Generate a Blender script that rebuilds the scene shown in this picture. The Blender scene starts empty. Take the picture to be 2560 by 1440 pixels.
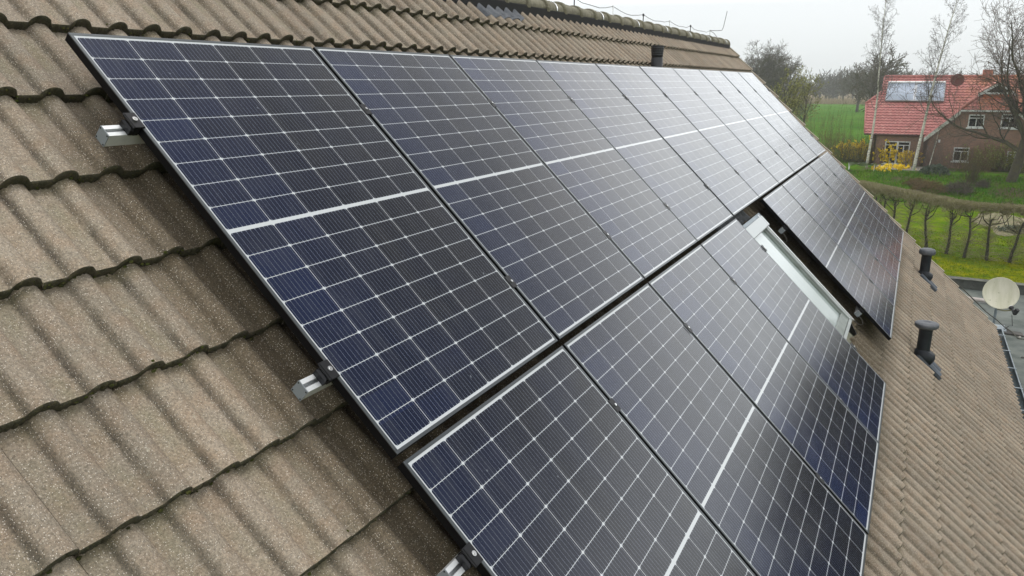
import bpy, math, random
import numpy as np
from mathutils import Matrix, Vector, noise as mnoise

# ------------------------------------------------------------------ camera, world, sun, exposure
scene = bpy.context.scene
col = scene.collection
CAM = Vector((-1.6159, -2.4543, 7.6))
RIGHT = Vector((0.4626, -0.8866, 0.0005)); DOWN = Vector((-0.2321, -0.1216, -0.9651)); FWD = Vector((0.8557, 0.4463, -0.262))
RIGHT.normalize(); FWD.normalize(); DOWN = FWD.cross(RIGHT); DOWN.normalize(); RIGHT = DOWN.cross(FWD)
FPX = 1893.668
cd = bpy.data.cameras.new('camera'); cam = bpy.data.objects.new('camera', cd); col.objects.link(cam)
cd.sensor_width = 36; cd.lens = FPX / 2560 * 36; cd.clip_start = 0.05; cd.clip_end = 5000
UPC = -DOWN
cam.matrix_basis = Matrix(((RIGHT.x, UPC.x, -FWD.x, CAM.x), (RIGHT.y, UPC.y, -FWD.y, CAM.y), (RIGHT.z, UPC.z, -FWD.z, CAM.z), (0, 0, 0, 1)))
scene.camera = cam
scene.view_settings.view_transform = 'Standard'; scene.view_settings.look = 'None'
scene.view_settings.exposure = 0.16; scene.view_settings.gamma = 1
scene.cycles.max_bounces = 6; scene.cycles.volume_bounces = 1; scene.cycles.transparent_max_bounces = 8
scene.cycles.use_denoising = True; scene.cycles.denoiser = 'OPENIMAGEDENOISE'; scene.cycles.denoising_input_passes = 'RGB_ALBEDO_NORMAL'; scene.cycles.denoising_prefilter = 'ACCURATE'

SUN_EL, SUN_AZ = math.radians(73), math.radians(-32)     # azimuth measured from +X towards +Y
w = bpy.data.worlds.new('World'); scene.world = w; w.use_nodes = True
nt = w.node_tree; nt.nodes.clear()
def N(nt, t, **kw):
    n = nt.nodes.new(t)
    for k, v in kw.items():
        if k == 'ins':
            for a, b in v.items():
                if hasattr(b, 'is_output') or isinstance(b, bpy.types.NodeSocket): nt.links.new(b, n.inputs[a])
                else: n.inputs[a].default_value = b
        else: setattr(n, k, v)
    return n
sky = N(nt, 'ShaderNodeTexSky', sky_type='NISHITA', sun_disc=False, sun_elevation=SUN_EL, sun_rotation=math.pi/2 - SUN_AZ, air_density=1.0, dust_density=3.0)
tc = N(nt, 'ShaderNodeTexCoord')
mp = N(nt, 'ShaderNodeMapping', ins={'Vector': tc.outputs['Generated'], 'Scale': (1, 1, 2.6)})
nz = N(nt, 'ShaderNodeTexNoise', ins={'Vector': mp.outputs[0], 'Scale': 2.6, 'Detail': 5.0, 'Roughness': 0.55})
rp = N(nt, 'ShaderNodeValToRGB', ins={'Fac': nz.outputs['Fac']})
rp.color_ramp.elements[0].position = 0.33; rp.color_ramp.elements[0].color = (0.80, 0.815, 0.82, 1)
rp.color_ramp.elements[1].position = 0.66; rp.color_ramp.elements[1].color = (1.0, 1.0, 1.0, 1)
sx = N(nt, 'ShaderNodeSeparateXYZ', ins={0: tc.outputs['Generated']})
el = N(nt, 'ShaderNodeMapRange', ins={0: sx.outputs['Z'], 1: 0.10, 2: 0.40, 3: 0.0, 4: 1.0}); el.clamp = True
mx0 = N(nt, 'ShaderNodeMix', data_type='RGBA', ins={0: el.outputs[0], 6: (0.925, 0.965, 0.985, 1), 7: rp.outputs[0]})
# brightness of the cloud cover with elevation, and one dark patch added ahead-right, high up, to darken the near panels' reflections
er = N(nt, 'ShaderNodeValToRGB', ins={'Fac': sx.outputs['Z']}); er.color_ramp.elements[0].position = 0.0; er.color_ramp.elements[0].color = (.77,)*3+(1,)
er.color_ramp.elements[1].position = 1.0; er.color_ramp.elements[1].color = (1.0,)*3+(1,)
for p_, v_ in ((0.09, .78), (0.14, 1.75), (0.30, 2.0), (0.46, 1.10)): e_ = er.color_ramp.elements.new(p_); e_.color = (v_, v_, v_, 1)
nd = N(nt, 'ShaderNodeVectorMath', operation='NORMALIZE', ins={0: tc.outputs['Generated']})
dt = N(nt, 'ShaderNodeVectorMath', operation='DOT_PRODUCT', ins={0: nd.outputs[0], 1: (0.567, -0.355, 0.743)})
bk_ = N(nt, 'ShaderNodeMapRange', interpolation_type='SMOOTHSTEP', ins={0: dt.outputs['Value'], 1: 0.80, 2: 0.968, 3: 1.0, 4: 0.08})
ml_ = N(nt, 'ShaderNodeMix', data_type='RGBA', blend_type='MULTIPLY', ins={0: 1.0, 6: mx0.outputs[2], 7: er.outputs[0]})
mx = N(nt, 'ShaderNodeVectorMath', operation='SCALE', ins={0: ml_.outputs[2], 'Scale': bk_.outputs[0]})
hs_ = N(nt, 'ShaderNodeHueSaturation', ins={'Saturation': 0.25, 'Color': sky.outputs[0]})
bg1 = N(nt, 'ShaderNodeBackground', ins={'Color': hs_.outputs[0], 'Strength': 0.05})
bg2 = N(nt, 'ShaderNodeBackground', ins={'Color': mx.outputs[0], 'Strength': 0.92})
ad = N(nt, 'ShaderNodeAddShader', ins={0: bg1.outputs[0], 1: bg2.outputs[0]})
wo = N(nt, 'ShaderNodeOutputWorld', ins={'Surface': ad.outputs[0]})
sl = bpy.data.lights.new('sun', 'SUN'); so = bpy.data.objects.new('sun', sl); col.objects.link(so)
sl.energy = 1.0; sl.angle = math.radians(24); sl.color = (1.0, 0.965, 0.92)
sd = Vector((math.cos(SUN_EL)*math.cos(SUN_AZ), math.cos(SUN_EL)*math.sin(SUN_AZ), math.sin(SUN_EL)))
so.rotation_euler = sd.to_track_quat('Z', 'Y').to_euler(); so.location = (0, 0, 30)

# ------------------------------------------------------------------ helpers
TH = math.radians(44); CT, ST = math.cos(TH), math.sin(TH); OZ = 7.7552
RM = Matrix.Translation((0, 0, OZ)) @ Matrix.Rotation(TH, 4, 'X')      # roof frame: x along the ridge, y up the slope, z out of the roof
def RP(u, v, n=0.0): return RM @ Vector((u, -v, n))
def ray(x, y): return (FWD + RIGHT*((x-1280)/FPX) + DOWN*((y-720)/FPX))
def on_x(x, y, X): d = ray(x, y); return CAM + d*((X-CAM.x)/d.x)
def on_z(x, y, Z=0.0): d = ray(x, y); return CAM + d*((Z-CAM.z)/d.z)
def at(x, y, D): d = ray(x, y); return CAM + d*(D/math.hypot(d.x, d.y))
rnd = random.Random(7)

class MB:
    def __init__(s): s.v = []; s.f = []; s.m = []
    def add(s, vs, fs, m=0):
        b = len(s.v); s.v.extend([tuple(v) for v in vs]); s.f.extend([tuple(i+b for i in f) for f in fs]); s.m.extend([m]*len(fs)); return s
    def hexa(s, p, m=0):   # 8 points: bottom 4 (ccw), top 4
        return s.add(p, [(3,2,1,0),(4,5,6,7),(0,1,5,4),(1,2,6,5),(2,3,7,6),(3,0,4,7)], m)
    def box(s, x0, x1, y0, y1, z0, z1, m=0, M=None, c=0.0):
        if c:   # chamfered upper edge
            p = [(x0,y0,z0),(x1,y0,z0),(x1,y1,z0),(x0,y1,z0),(x0,y0,z1-c),(x1,y0,z1-c),(x1,y1,z1-c),(x0,y1,z1-c),(x0+c,y0+c,z1),(x1-c,y0+c,z1),(x1-c,y1-c,z1),(x0+c,y1-c,z1)]
            f = [(3,2,1,0),(0,1,5,4),(1,2,6,5),(2,3,7,6),(3,0,4,7),(4,5,9,8),(5,6,10,9),(6,7,11,10),(7,4,8,11),(8,9,10,11)]
            if M: p = [M @ Vector(q) for q in p]
            return s.add(p, f, m)
        p = [(x0,y0,z0),(x1,y0,z0),(x1,y1,z0),(x0,y1,z0),(x0,y0,z1),(x1,y0,z1),(x1,y1,z1),(x0,y1,z1)]
        if M: p = [M @ Vector(q) for q in p]
        return s.hexa(p, m)
    def tube(s, pts, rad, sides=6, cap=True, m=0):
        pts = [Vector(p) for p in pts]; n = len(pts)
        if not hasattr(rad, '__len__'): rad = [rad]*n
        vs = []; ref = None
        for i in range(n):
            t = (pts[min(i+1, n-1)] - pts[max(i-1, 0)])
            if t.length < 1e-9: t = Vector((0, 0, 1))
            t.normalize()
            if ref is None: ref = t.orthogonal().normalized()
            a = (ref - t*ref.dot(t))
            if a.length < 1e-6: a = t.orthogonal()
            a.normalize(); ref = a; b = t.cross(a)
            for k in range(sides):
                an = 2*math.pi*k/sides; vs.append(pts[i] + (a*math.cos(an) + b*math.sin(an))*rad[i])
        fs = [(i*sides+k, i*sides+(k+1) % sides, (i+1)*sides+(k+1) % sides, (i+1)*sides+k) for i in range(n-1) for k in range(sides)]
        if cap: fs += [tuple(range(sides))[::-1], tuple((n-1)*sides+k for k in range(sides))]
        return s.add(vs, fs, m)
    def lathe(s, prof, seg=24, M=None, m=0, cap=True):   # prof: list of (r, z)
        vs = []
        for r, z in prof:
            for k in range(seg):
                a = 2*math.pi*k/seg; p = Vector((r*math.cos(a), r*math.sin(a), z)); vs.append(M @ p if M else p)
        fs = [(i*seg+k, i*seg+(k+1) % seg, (i+1)*seg+(k+1) % seg, (i+1)*seg+k) for i in range(len(prof)-1) for k in range(seg)]
        if cap: fs += [tuple(range(seg))[::-1], tuple((len(prof)-1)*seg+k for k in range(seg))]
        return s.add(vs, fs, m)
    def prism(s, poly, off, m=0):   # polygon (3d points) extruded by vector off
        n = len(poly); off = Vector(off); p = [Vector(q) for q in poly]; vs = p + [q+off for q in p]
        fs = [tuple(range(n))[::-1], tuple(range(n, 2*n))] + [(i, (i+1) % n, (i+1) % n+n, i+n) for i in range(n)]
        return s.add(vs, fs, m)
    def grid(s, P, m=0):   # P: numpy (a,b,3)
        a, b = P.shape[:2]; base = len(s.v); s.v.extend(map(tuple, P.reshape(-1, 3).tolist()))
        for i in range(a-1):
            for j in range(b-1):
                q = base+i*b+j; s.f.append((q, q+1, q+b+1, q+b))
        s.m.extend([m]*((a-1)*(b-1))); return s
    def mesh(s, name, mats, smooth=False):
        me = bpy.data.meshes.new(name); me.from_pydata(s.v, [], s.f)
        for mt in (mats if isinstance(mats, (list, tuple)) else [mats]): me.materials.append(mt)
        if any(s.m): me.polygons.foreach_set('material_index', s.m)
        if smooth: me.polygons.foreach_set('use_smooth', [True]*len(s.f))
        me.update(); return me

WM = {}
def tag(o, label=None, cat=None, group=None, kind=None):
    for k, v in (('label', label), ('category', cat), ('group', group), ('kind', kind)):
        if v: o[k] = v
    return o
def root(name, label, cat, M=None, group=None):
    o = bpy.data.objects.new(name, None); col.objects.link(o); o.empty_display_size = 0.2
    M = M or Matrix(); o.matrix_basis = M; WM[o.name] = M.copy()
    return tag(o, label, cat, group)
def part(name, mb, mat, parent=None, world=None, smooth=False, label=None):
    """verts are in the parent's local frame, or in frame `world` when given"""
    me = mb.mesh(name, mat, smooth); o = bpy.data.objects.new(name, me); col.objects.link(o)
    pw = WM[parent.name] if parent else Matrix(); w_ = world if world is not None else pw
    o.parent = parent; o.matrix_basis = pw.inverted() @ w_; WM[o.name] = w_.copy()
    if label: o['label'] = label
    return o
def single(name, mb, mat, label, cat, M=None, group=None, smooth=False, kind=None):
    me = mb.mesh(name, mat, smooth); o = bpy.data.objects.new(name, me); col.objects.link(o)
    if M: o.matrix_basis = M
    WM[o.name] = (M or Matrix()).copy()
    return tag(o, label, cat, group, kind)
kids = {}
def copy_tree(o, M=None, label=None, parent=None):
    c = o.copy(); col.objects.link(c); c.parent = parent
    if M is not None: c.matrix_basis = M
    if label: c['label'] = label
    for ch in [q for q in list(o.children)]: copy_tree(ch, None, None, c)
    WM[c.name] = (M.copy() if M is not None else Matrix())
    return c
def T(x, y, z=0.0, rz=0.0, s=1.0): return Matrix.Translation((x, y, z)) @ Matrix.Rotation(rz, 4, 'Z') @ Matrix.Scale(s, 4)

# ------------------------------------------------------------------ materials
def mat(name, base=(.5, .5, .5), rough=.6, metal=0.0, ior=1.5, spec=0.5):
    m = bpy.data.materials.new(name); m.use_nodes = True; t = m.node_tree; b = t.nodes['Principled BSDF']
    b.inputs['Base Color'].default_value = (*base, 1); b.inputs['Roughness'].default_value = rough
    b.inputs['Metallic'].default_value = metal; b.inputs['IOR'].default_value = ior; b.inputs['Specular IOR Level'].default_value = spec
    return m, t, b
def math_(t, op, a, b=None, c=None, clamp=False):
    n = t.nodes.new('ShaderNodeMath'); n.operation = op; n.use_clamp = clamp
    for i, x in enumerate((a, b, c)):
        if x is None: continue
        if isinstance(x, (int, float)): n.inputs[i].default_value = x
        else: t.links.new(x, n.inputs[i])
    return n.outputs[0]
def mixc(t, f, a, b, mode='MIX'):
    n = t.nodes.new('ShaderNodeMix'); n.data_type = 'RGBA'; n.blend_type = mode
    for i, x in ((0, f), (6, a), (7, b)):
        if isinstance(x, (int, float)): n.inputs[i].default_value = x
        elif isinstance(x, tuple): n.inputs[i].default_value = (*x[:3], 1)
        else: t.links.new(x, n.inputs[i])
    return n.outputs[2]
def noise_(t, vec, scale, detail=3.0, rough=.55, dist=0.0):
    return N(t, 'ShaderNodeTexNoise', ins={'Vector': vec, 'Scale': scale, 'Detail': detail, 'Roughness': rough, 'Distortion': dist}).outputs['Fac']
def ramp_(t, f, lo, hi, a=0.0, b=1.0):
    n = N(t, 'ShaderNodeMapRange', ins={0: f, 1: lo, 2: hi, 3: a, 4: b}); n.clamp = True; return n.outputs[0]
def bump_(t, b, h, strength=.4, dist=.01):
    n = N(t, 'ShaderNodeBump', ins={'Height': h, 'Strength': strength, 'Distance': dist}); t.links.new(n.outputs[0], b.inputs['Normal'])
def objc(t): return t.nodes.new('ShaderNodeTexCoord').outputs['Object']
def vary(name, c1, c2, scale=6.0, rough=.7, metal=0.0, spec=None, bump=.3, bscale=40.0, bdist=.01, detail=4.0, c3=None):
    m, t, b = mat(name, c1, rough, metal, spec=(0.0 if (bump == 0 and rough > .75) else .5) if spec is None else spec); v = objc(t)
    n = noise_(t, v, scale, detail); c = mixc(t, ramp_(t, n, .35, .65), c1, c2)
    if c3: c = mixc(t, ramp_(t, noise_(t, v, scale*4.3, 3), .52, .68), c, c3)
    t.links.new(c, b.inputs['Base Color'])
    if bump: bump_(t, b, noise_(t, v, bscale, 3), bump, bdist)
    return m

def tile_material():
    m, t, b = mat('concrete_tile', (.25, .2, .16), .9); v = objc(t); s = N(t, 'ShaderNodeSeparateXYZ', ins={0: v})
    u, yy = s.outputs['X'], s.outputs['Y']
    base = mixc(t, ramp_(t, noise_(t, v, 3.1, 4), .35, .65), (.285, .242, .194), (.245, .213, .170))
    base = mixc(t, ramp_(t, noise_(t, v, 14, 4), .42, .7), base, (.262, .203, .150))
    # per-tile shade
    tu = math_(t, 'FLOOR', math_(t, 'DIVIDE', math_(t, 'SUBTRACT', u, .133), .30)); tv = math_(t, 'FLOOR', math_(t, 'DIVIDE', math_(t, 'ADD', yy, -.235), .3425))
    cb = N(t, 'ShaderNodeCombineXYZ', ins={0: tu, 1: tv, 2: 0.0}); wn = N(t, 'ShaderNodeTexWhiteNoise', noise_dimensions='3D', ins={'Vector': cb.outputs[0]})
    base = mixc(t, .85, base, mixc(t, wn.outputs['Value'], (.80, .79, .77), (1.14, 1.12, 1.09)), 'MULTIPLY')
    # dirt plus painted shading along the near-side foot of each roll, olive tint in the pans
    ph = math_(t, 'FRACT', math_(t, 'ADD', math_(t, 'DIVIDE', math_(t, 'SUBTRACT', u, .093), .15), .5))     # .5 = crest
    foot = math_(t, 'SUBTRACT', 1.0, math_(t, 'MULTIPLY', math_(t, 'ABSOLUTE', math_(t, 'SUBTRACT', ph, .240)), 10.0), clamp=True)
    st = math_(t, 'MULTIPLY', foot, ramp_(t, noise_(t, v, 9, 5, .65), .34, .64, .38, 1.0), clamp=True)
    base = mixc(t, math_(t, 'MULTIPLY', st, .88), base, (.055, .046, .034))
    pan = math_(t, 'SUBTRACT', 1.0, math_(t, 'MULTIPLY', math_(t, 'ABSOLUTE', math_(t, 'SUBTRACT', math_(t, 'FRACT', math_(t, 'ADD', ph, .5)), .5)), 3.2), clamp=True)
    gn = math_(t, 'MULTIPLY', pan, ramp_(t, noise_(t, v, 5.5, 4), .42, .62), clamp=True)
    base = mixc(t, math_(t, 'MULTIPLY', gn, .55), base, (.190, .176, .112))
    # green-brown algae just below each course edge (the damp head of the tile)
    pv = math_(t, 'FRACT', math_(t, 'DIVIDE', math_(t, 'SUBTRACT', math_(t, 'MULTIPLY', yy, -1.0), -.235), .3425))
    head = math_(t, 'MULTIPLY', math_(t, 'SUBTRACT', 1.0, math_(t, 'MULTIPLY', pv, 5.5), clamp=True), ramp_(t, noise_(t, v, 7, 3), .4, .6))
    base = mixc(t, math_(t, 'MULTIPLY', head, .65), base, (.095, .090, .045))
    # panels' shade painted onto the tiles under and beside them, mixed with brown-green algae
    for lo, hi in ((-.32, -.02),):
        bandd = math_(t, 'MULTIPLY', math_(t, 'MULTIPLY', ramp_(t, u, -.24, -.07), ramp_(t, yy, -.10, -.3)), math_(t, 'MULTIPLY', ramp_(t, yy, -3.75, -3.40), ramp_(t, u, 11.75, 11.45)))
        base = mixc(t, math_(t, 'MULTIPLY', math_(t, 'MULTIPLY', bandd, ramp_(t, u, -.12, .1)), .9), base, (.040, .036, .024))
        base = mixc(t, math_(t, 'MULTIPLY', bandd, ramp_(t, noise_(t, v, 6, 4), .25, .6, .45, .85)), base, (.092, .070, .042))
    gr_ = noise_(t, v, 140, 3, .8); base = mixc(t, 1.0, base, mixc(t, ramp_(t, gr_, .32, .68), (.56, .55, .53), (1.40, 1.40, 1.38)), 'MULTIPLY')
    lic = math_(t, 'MULTIPLY', ramp_(t, noise_(t, v, 22, 4, .7), .66, .72), .5); base = mixc(t, lic, base, (.40, .38, .30))
    # aggregate specks
    for sc, thr, cc, amt in ((200, .15, (.66, .60, .52), .85), (360, .17, (.42, .31, .20), .65), (330, .17, (.05, .04, .035), .7), (170, .12, (.55, .51, .46), .6)):
        vo = N(t, 'ShaderNodeTexVoronoi', ins={'Vector': v, 'Scale': float(sc)})
        sel = math_(t, 'GREATER_THAN', N(t, 'ShaderNodeSeparateColor', ins={0: vo.outputs['Color']}).outputs[0], .62)
        d = math_(t, 'MULTIPLY', math_(t, 'LESS_THAN', vo.outputs['Distance'], thr*1.6), sel)
        base = mixc(t, math_(t, 'MULTIPLY', d, amt), base, cc)
    t.links.new(base, b.inputs['Base Color'])
    h = math_(t, 'ADD', noise_(t, v, 330, 2), math_(t, 'MULTIPLY', noise_(t, v, 60, 3), .7)); bump_(t, b, h, .45, .004)
    return m
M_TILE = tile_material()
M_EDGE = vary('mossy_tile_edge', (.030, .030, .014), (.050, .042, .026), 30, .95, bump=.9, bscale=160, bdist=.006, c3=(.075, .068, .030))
M_UNDER = mat('roof_underlay', (.02, .018, .016), .9)[0]

def cell_material():
    m, t, b = mat('solar_cells', (.02, .02, .02), .12, ior=1.44); v = objc(t); s = N(t, 'ShaderNodeSeparateXYZ', ins={0: v})
    x = s.outputs['X']; Y = math_(t, 'MULTIPLY', s.outputs['Y'], -1.0)
    yf = math_(t, 'MINIMUM', Y, math_(t, 'SUBTRACT', 1.722, Y))
    X = math_(t, 'DIVIDE', math_(t, 'SUBTRACT', x, .0155), .18383); fx = math_(t, 'FRACT', X); ix = math_(t, 'FLOOR', X)
    Q = math_(t, 'DIVIDE', math_(t, 'SUBTRACT', yf, .0200), .09272); fy = math_(t, 'FRACT', Q); iy = math_(t, 'FLOOR', Q)
    dx = math_(t, 'MULTIPLY', math_(t, 'SUBTRACT', .5, math_(t, 'ABSOLUTE', math_(t, 'SUBTRACT', fx, .5))), .18383)   # metres to the cell border
    dy = math_(t, 'MULTIPLY', math_(t, 'SUBTRACT', .5, math_(t, 'ABSOLUTE', math_(t, 'SUBTRACT', fy, .5))), .09272)
    lt = lambda a, q: math_(t, 'LESS_THAN', a, q)
    mx_ = lambda *a: a[0] if len(a) == 1 else math_(t, 'MAXIMUM', a[0], mx_(*a[1:]))
    white = mx_(lt(dx, .0010), lt(dy, .0010), lt(math_(t, 'ADD', dx, dy), .0080), lt(X, 0.0), math_(t, 'GREATER_THAN', X, 6.0), lt(Q, 0.0), math_(t, 'GREATER_THAN', Q, 9.0))
    cb = N(t, 'ShaderNodeCombineXYZ', ins={0: ix, 1: math_(t, 'FLOOR', math_(t, 'DIVIDE', Y, .0955)), 2: N(t, 'ShaderNodeObjectInfo').outputs['Random']})
    wn = N(t, 'ShaderNodeTexWhiteNoise', noise_dimensions='3D', ins={'Vector': cb.outputs[0]})
    dark = mixc(t, wn.outputs['Value'], (.0040, .0055, .0110), (.0075, .0080, .0110))
    blue = mixc(t, wn.outputs['Value'], (.0035, .0095, .0400), (.0045, .0125, .0520))
    first = math_(t, 'MULTIPLY', math_(t, 'SUBTRACT', 1.0, ramp_(t, ix, 0.0, 3.2)), math_(t, 'ADD', .75, math_(t, 'MULTIPLY', wn.outputs['Value'], .4)))
    bf = math_(t, 'ADD', math_(t, 'MULTIPLY', first, math_(t, 'ADD', .35, math_(t, 'MULTIPLY', N(t, 'ShaderNodeObjectInfo').outputs['Random'], .5))), math_(t, 'MULTIPLY', ramp_(t, noise_(t, v, 1.7, 2), .5, .75), .22))
    bf = math_(t, 'ADD', bf, math_(t, 'MULTIPLY', math_(t, 'LESS_THAN', math_(t, 'SUBTRACT', 1.722, Y), .115), math_(t, 'MULTIPLY', N(t, 'ShaderNodeObjectInfo').outputs['Random'], .10)), clamp=True)
    c = mixc(t, bf, dark, blue)
    # bus wires: ten per cell with solder pads at their ends
    g = math_(t, 'FRACT', math_(t, 'MULTIPLY', fx, 10.0)); gd = math_(t, 'MULTIPLY', math_(t, 'ABSOLUTE', math_(t, 'SUBTRACT', g, .5)), .018383)
    wid = math_(t, 'ADD', .00034, math_(t, 'MULTIPLY', lt(dy, .0055), .0009))
    wire = lt(gd, wid)
    c = mixc(t, math_(t, 'MULTIPLY', wire, .75), c, (.27, .30, .36))
    c = mixc(t, white, c, (.50, .525, .54))
    # dust specks
    vo = N(t, 'ShaderNodeTexVoronoi', ins={'Vector': v, 'Scale': 120.0})
    c = mixc(t, math_(t, 'MULTIPLY', lt(vo.outputs['Distance'], .10), .28), c, (.25, .28, .34))
    dm = N(t, 'ShaderNodeMapping', ins={'Vector': v, 'Scale': (5.0, .9, 1.0)})
    c = mixc(t, math_(t, 'MULTIPLY', ramp_(t, noise_(t, dm.outputs[0], 3.0, 5, .7), .45, .75), .05), c, (.30, .31, .30))
    c = mixc(t, math_(t, 'MULTIPLY', ramp_(t, noise_(t, v, 21, 2), .735, .77), .35), c, (.30, .33, .36))
    t.links.new(c, b.inputs['Base Color'])
    rr = ramp_(t, noise_(t, v, 6, 3), .3, .7, .11, .17); t.links.new(rr, b.inputs['Roughness'])
    bump_(t, b, noise_(t, v, 900, 1), .05, .0006)
    return m
M_CELL = cell_material()
M_FRAME = mat('black_anodised_frame', (.11, .12, .125), .34, .85)[0]
M_FSIDE = mat('black_frame_side', (.004, .004, .005), .45, .0, spec=.12)[0]
M_ALU = vary('mill_aluminium', (.74, .76, .77), (.62, .64, .65), 20, .42, .45, bump=.05, bscale=300, bdist=.001)
M_CAP = mat('grey_plastic_cap', (.20, .225, .24), .5)[0]
M_CLAMP = mat('black_clamp', (.02, .02, .022), .38, .6)[0]
M_STEEL = mat('stainless_steel', (.75, .75, .74), .22, 1.0)[0]
M_LEAD = vary('lead_flashing', (.055, .062, .072), (.10, .11, .125), 9, .55, .4, bump=.5, bscale=25, bdist=.02)
M_PLASTIC = vary('slate_grey_plastic', (.009, .012, .016), (.016, .020, .026), 12, .5, bump=.1, bscale=200, bdist=.001, spec=.3)
M_CAPTOP = vary('weathered_vent_cap', (.050, .058, .068), (.085, .09, .10), 25, .5, bump=.2, bscale=60, bdist=.003)
M_RIDGE = vary('lichen_ridge_tile', (.20, .185, .13), (.12, .112, .075), 11, .92, bump=.6, bscale=90, bdist=.006, c3=(.24, .22, .16))
M_BLACK = mat('dark_gap', (.008, .008, .008), .9)[0]
M_ZINC = vary('zinc', (.30, .345, .37), (.22, .26, .285), 7, .45, .7, bump=.1, bscale=50, bdist=.002)
M_ZINCIN = vary('gutter_inside', (.06, .085, .095), (.045, .055, .055), 8, .6, .2)
M_BRICK_D = None
def brick_mat(name, c1, c2, mortar, sc=1.0):
    m, t, b = mat(name, c1, .9); tcn = t.nodes.new('ShaderNodeTexCoord'); geo = t.nodes.new('ShaderNodeNewGeometry')
    s = N(t, 'ShaderNodeSeparateXYZ', ins={0: tcn.outputs['Object']}); nn = N(t, 'ShaderNodeSeparateXYZ', ins={0: geo.outputs['True Normal']})
    isx = math_(t, 'GREATER_THAN', math_(t, 'ABSOLUTE', nn.outputs['X']), .7)
    h = math_(t, 'ADD', math_(t, 'MULTIPLY', isx, s.outputs['Y']), math_(t, 'MULTIPLY', math_(t, 'SUBTRACT', 1.0, isx), s.outputs['X']))
    cv = N(t, 'ShaderNodeCombineXYZ', ins={0: h, 1: s.outputs['Z'], 2: 0.0})
    br = N(t, 'ShaderNodeTexBrick', ins={'Vector': cv.outputs[0], 'Color1': (*c1, 1), 'Color2': (*c2, 1), 'Mortar': (*mortar, 1), 'Scale': sc, 'Mortar Size': .009, 'Brick Width': .225, 'Row Height': .0667, 'Bias': -.1})
    c = mixc(t, ramp_(t, noise_(t, tcn.outputs['Object'], 1.1, 5), .35, .7), br.outputs[0], mixc(t, .4, br.outputs[0], (.14, .09, .065)))
    t.links.new(c, b.inputs['Base Color']); bump_(t, b, br.outputs['Fac'], -.4, .01); return m
M_BRICK = brick_mat('red_brown_brick', (.345, .175, .120), (.225, .120, .085), (.26, .22, .18))
M_BRICK2 = brick_mat('dark_house_brick', (.19, .09, .06), (.13, .065, .045), (.22, .2, .17))
M_WHITE = vary('white_paint', (.74, .75, .74), (.62, .63, .62), 4, .5, bump=0)
M_WGLASS = mat('window_glass', (.012, .014, .015), .05, ior=1.5)[0]
M_BARK = vary('grey_brown_bark', (.075, .060, .045), (.045, .037, .028), 9, .95, bump=.6, bscale=25, bdist=.03, c3=(.085, .085, .040))
M_BARKG = vary('mossy_bark', (.062, .058, .026), (.038, .030, .022), 5, .95, bump=.5, bscale=18, bdist=.03)
M_TWIG = vary('bare_twig', (.165, .130, .110), (.115, .092, .080), 3, .9, bump=0)
M_TWIGG = vary('olive_twig', (.115, .105, .050), (.075, .066, .040), 3, .9, bump=0)
M_OLDTWIG = vary('dark_twig', (.120, .104, .078), (.085, .076, .060), 3, .9, bump=0)
M_HEDGE = vary('hornbeam_twig', (.205, .185, .100), (.285, .250, .170), 5, .9, bump=0, c3=(.200, .210, .060))
M_HTRUNK = vary('hornbeam_trunk', (.050, .048, .030), (.032, .030, .022), 8, .95, bump=.4, bscale=40, bdist=.01)
M_YGL = vary('young_leaf', (.220, .215, .045), (.150, .165, .035), 4, .7, bump=0)
M_FORS = vary('yellow_blossom', (.86, .62, .008), (.74, .54, .01), 6, .7, bump=0)
M_EVER = vary('evergreen_leaf', (.020, .040, .020), (.040, .058, .028), 6, .6, bump=0)
def birch_mat():
    m, t, b = mat('birch_bark', (.5, .48, .42), .8); v = objc(t)
    st = N(t, 'ShaderNodeMapping', ins={'Vector': v, 'Scale': (1.5, 1.5, 6)}); n = noise_(t, st.outputs[0], 2.6, 4, .7)
    c = mixc(t, ramp_(t, n, .52, .60), (.60, .58, .50), (.12, .11, .09)); c = mixc(t, ramp_(t, noise_(t, v, 1.2, 3), .5, .7), c, (.38, .38, .29))
    t.links.new(c, b.inputs['Base Color']); return m
M_BIRCH = birch_mat()
M_BTWIG = vary('birch_twig', (.16, .145, .135), (.11, .10, .095), 3, .9, bump=0)

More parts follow.
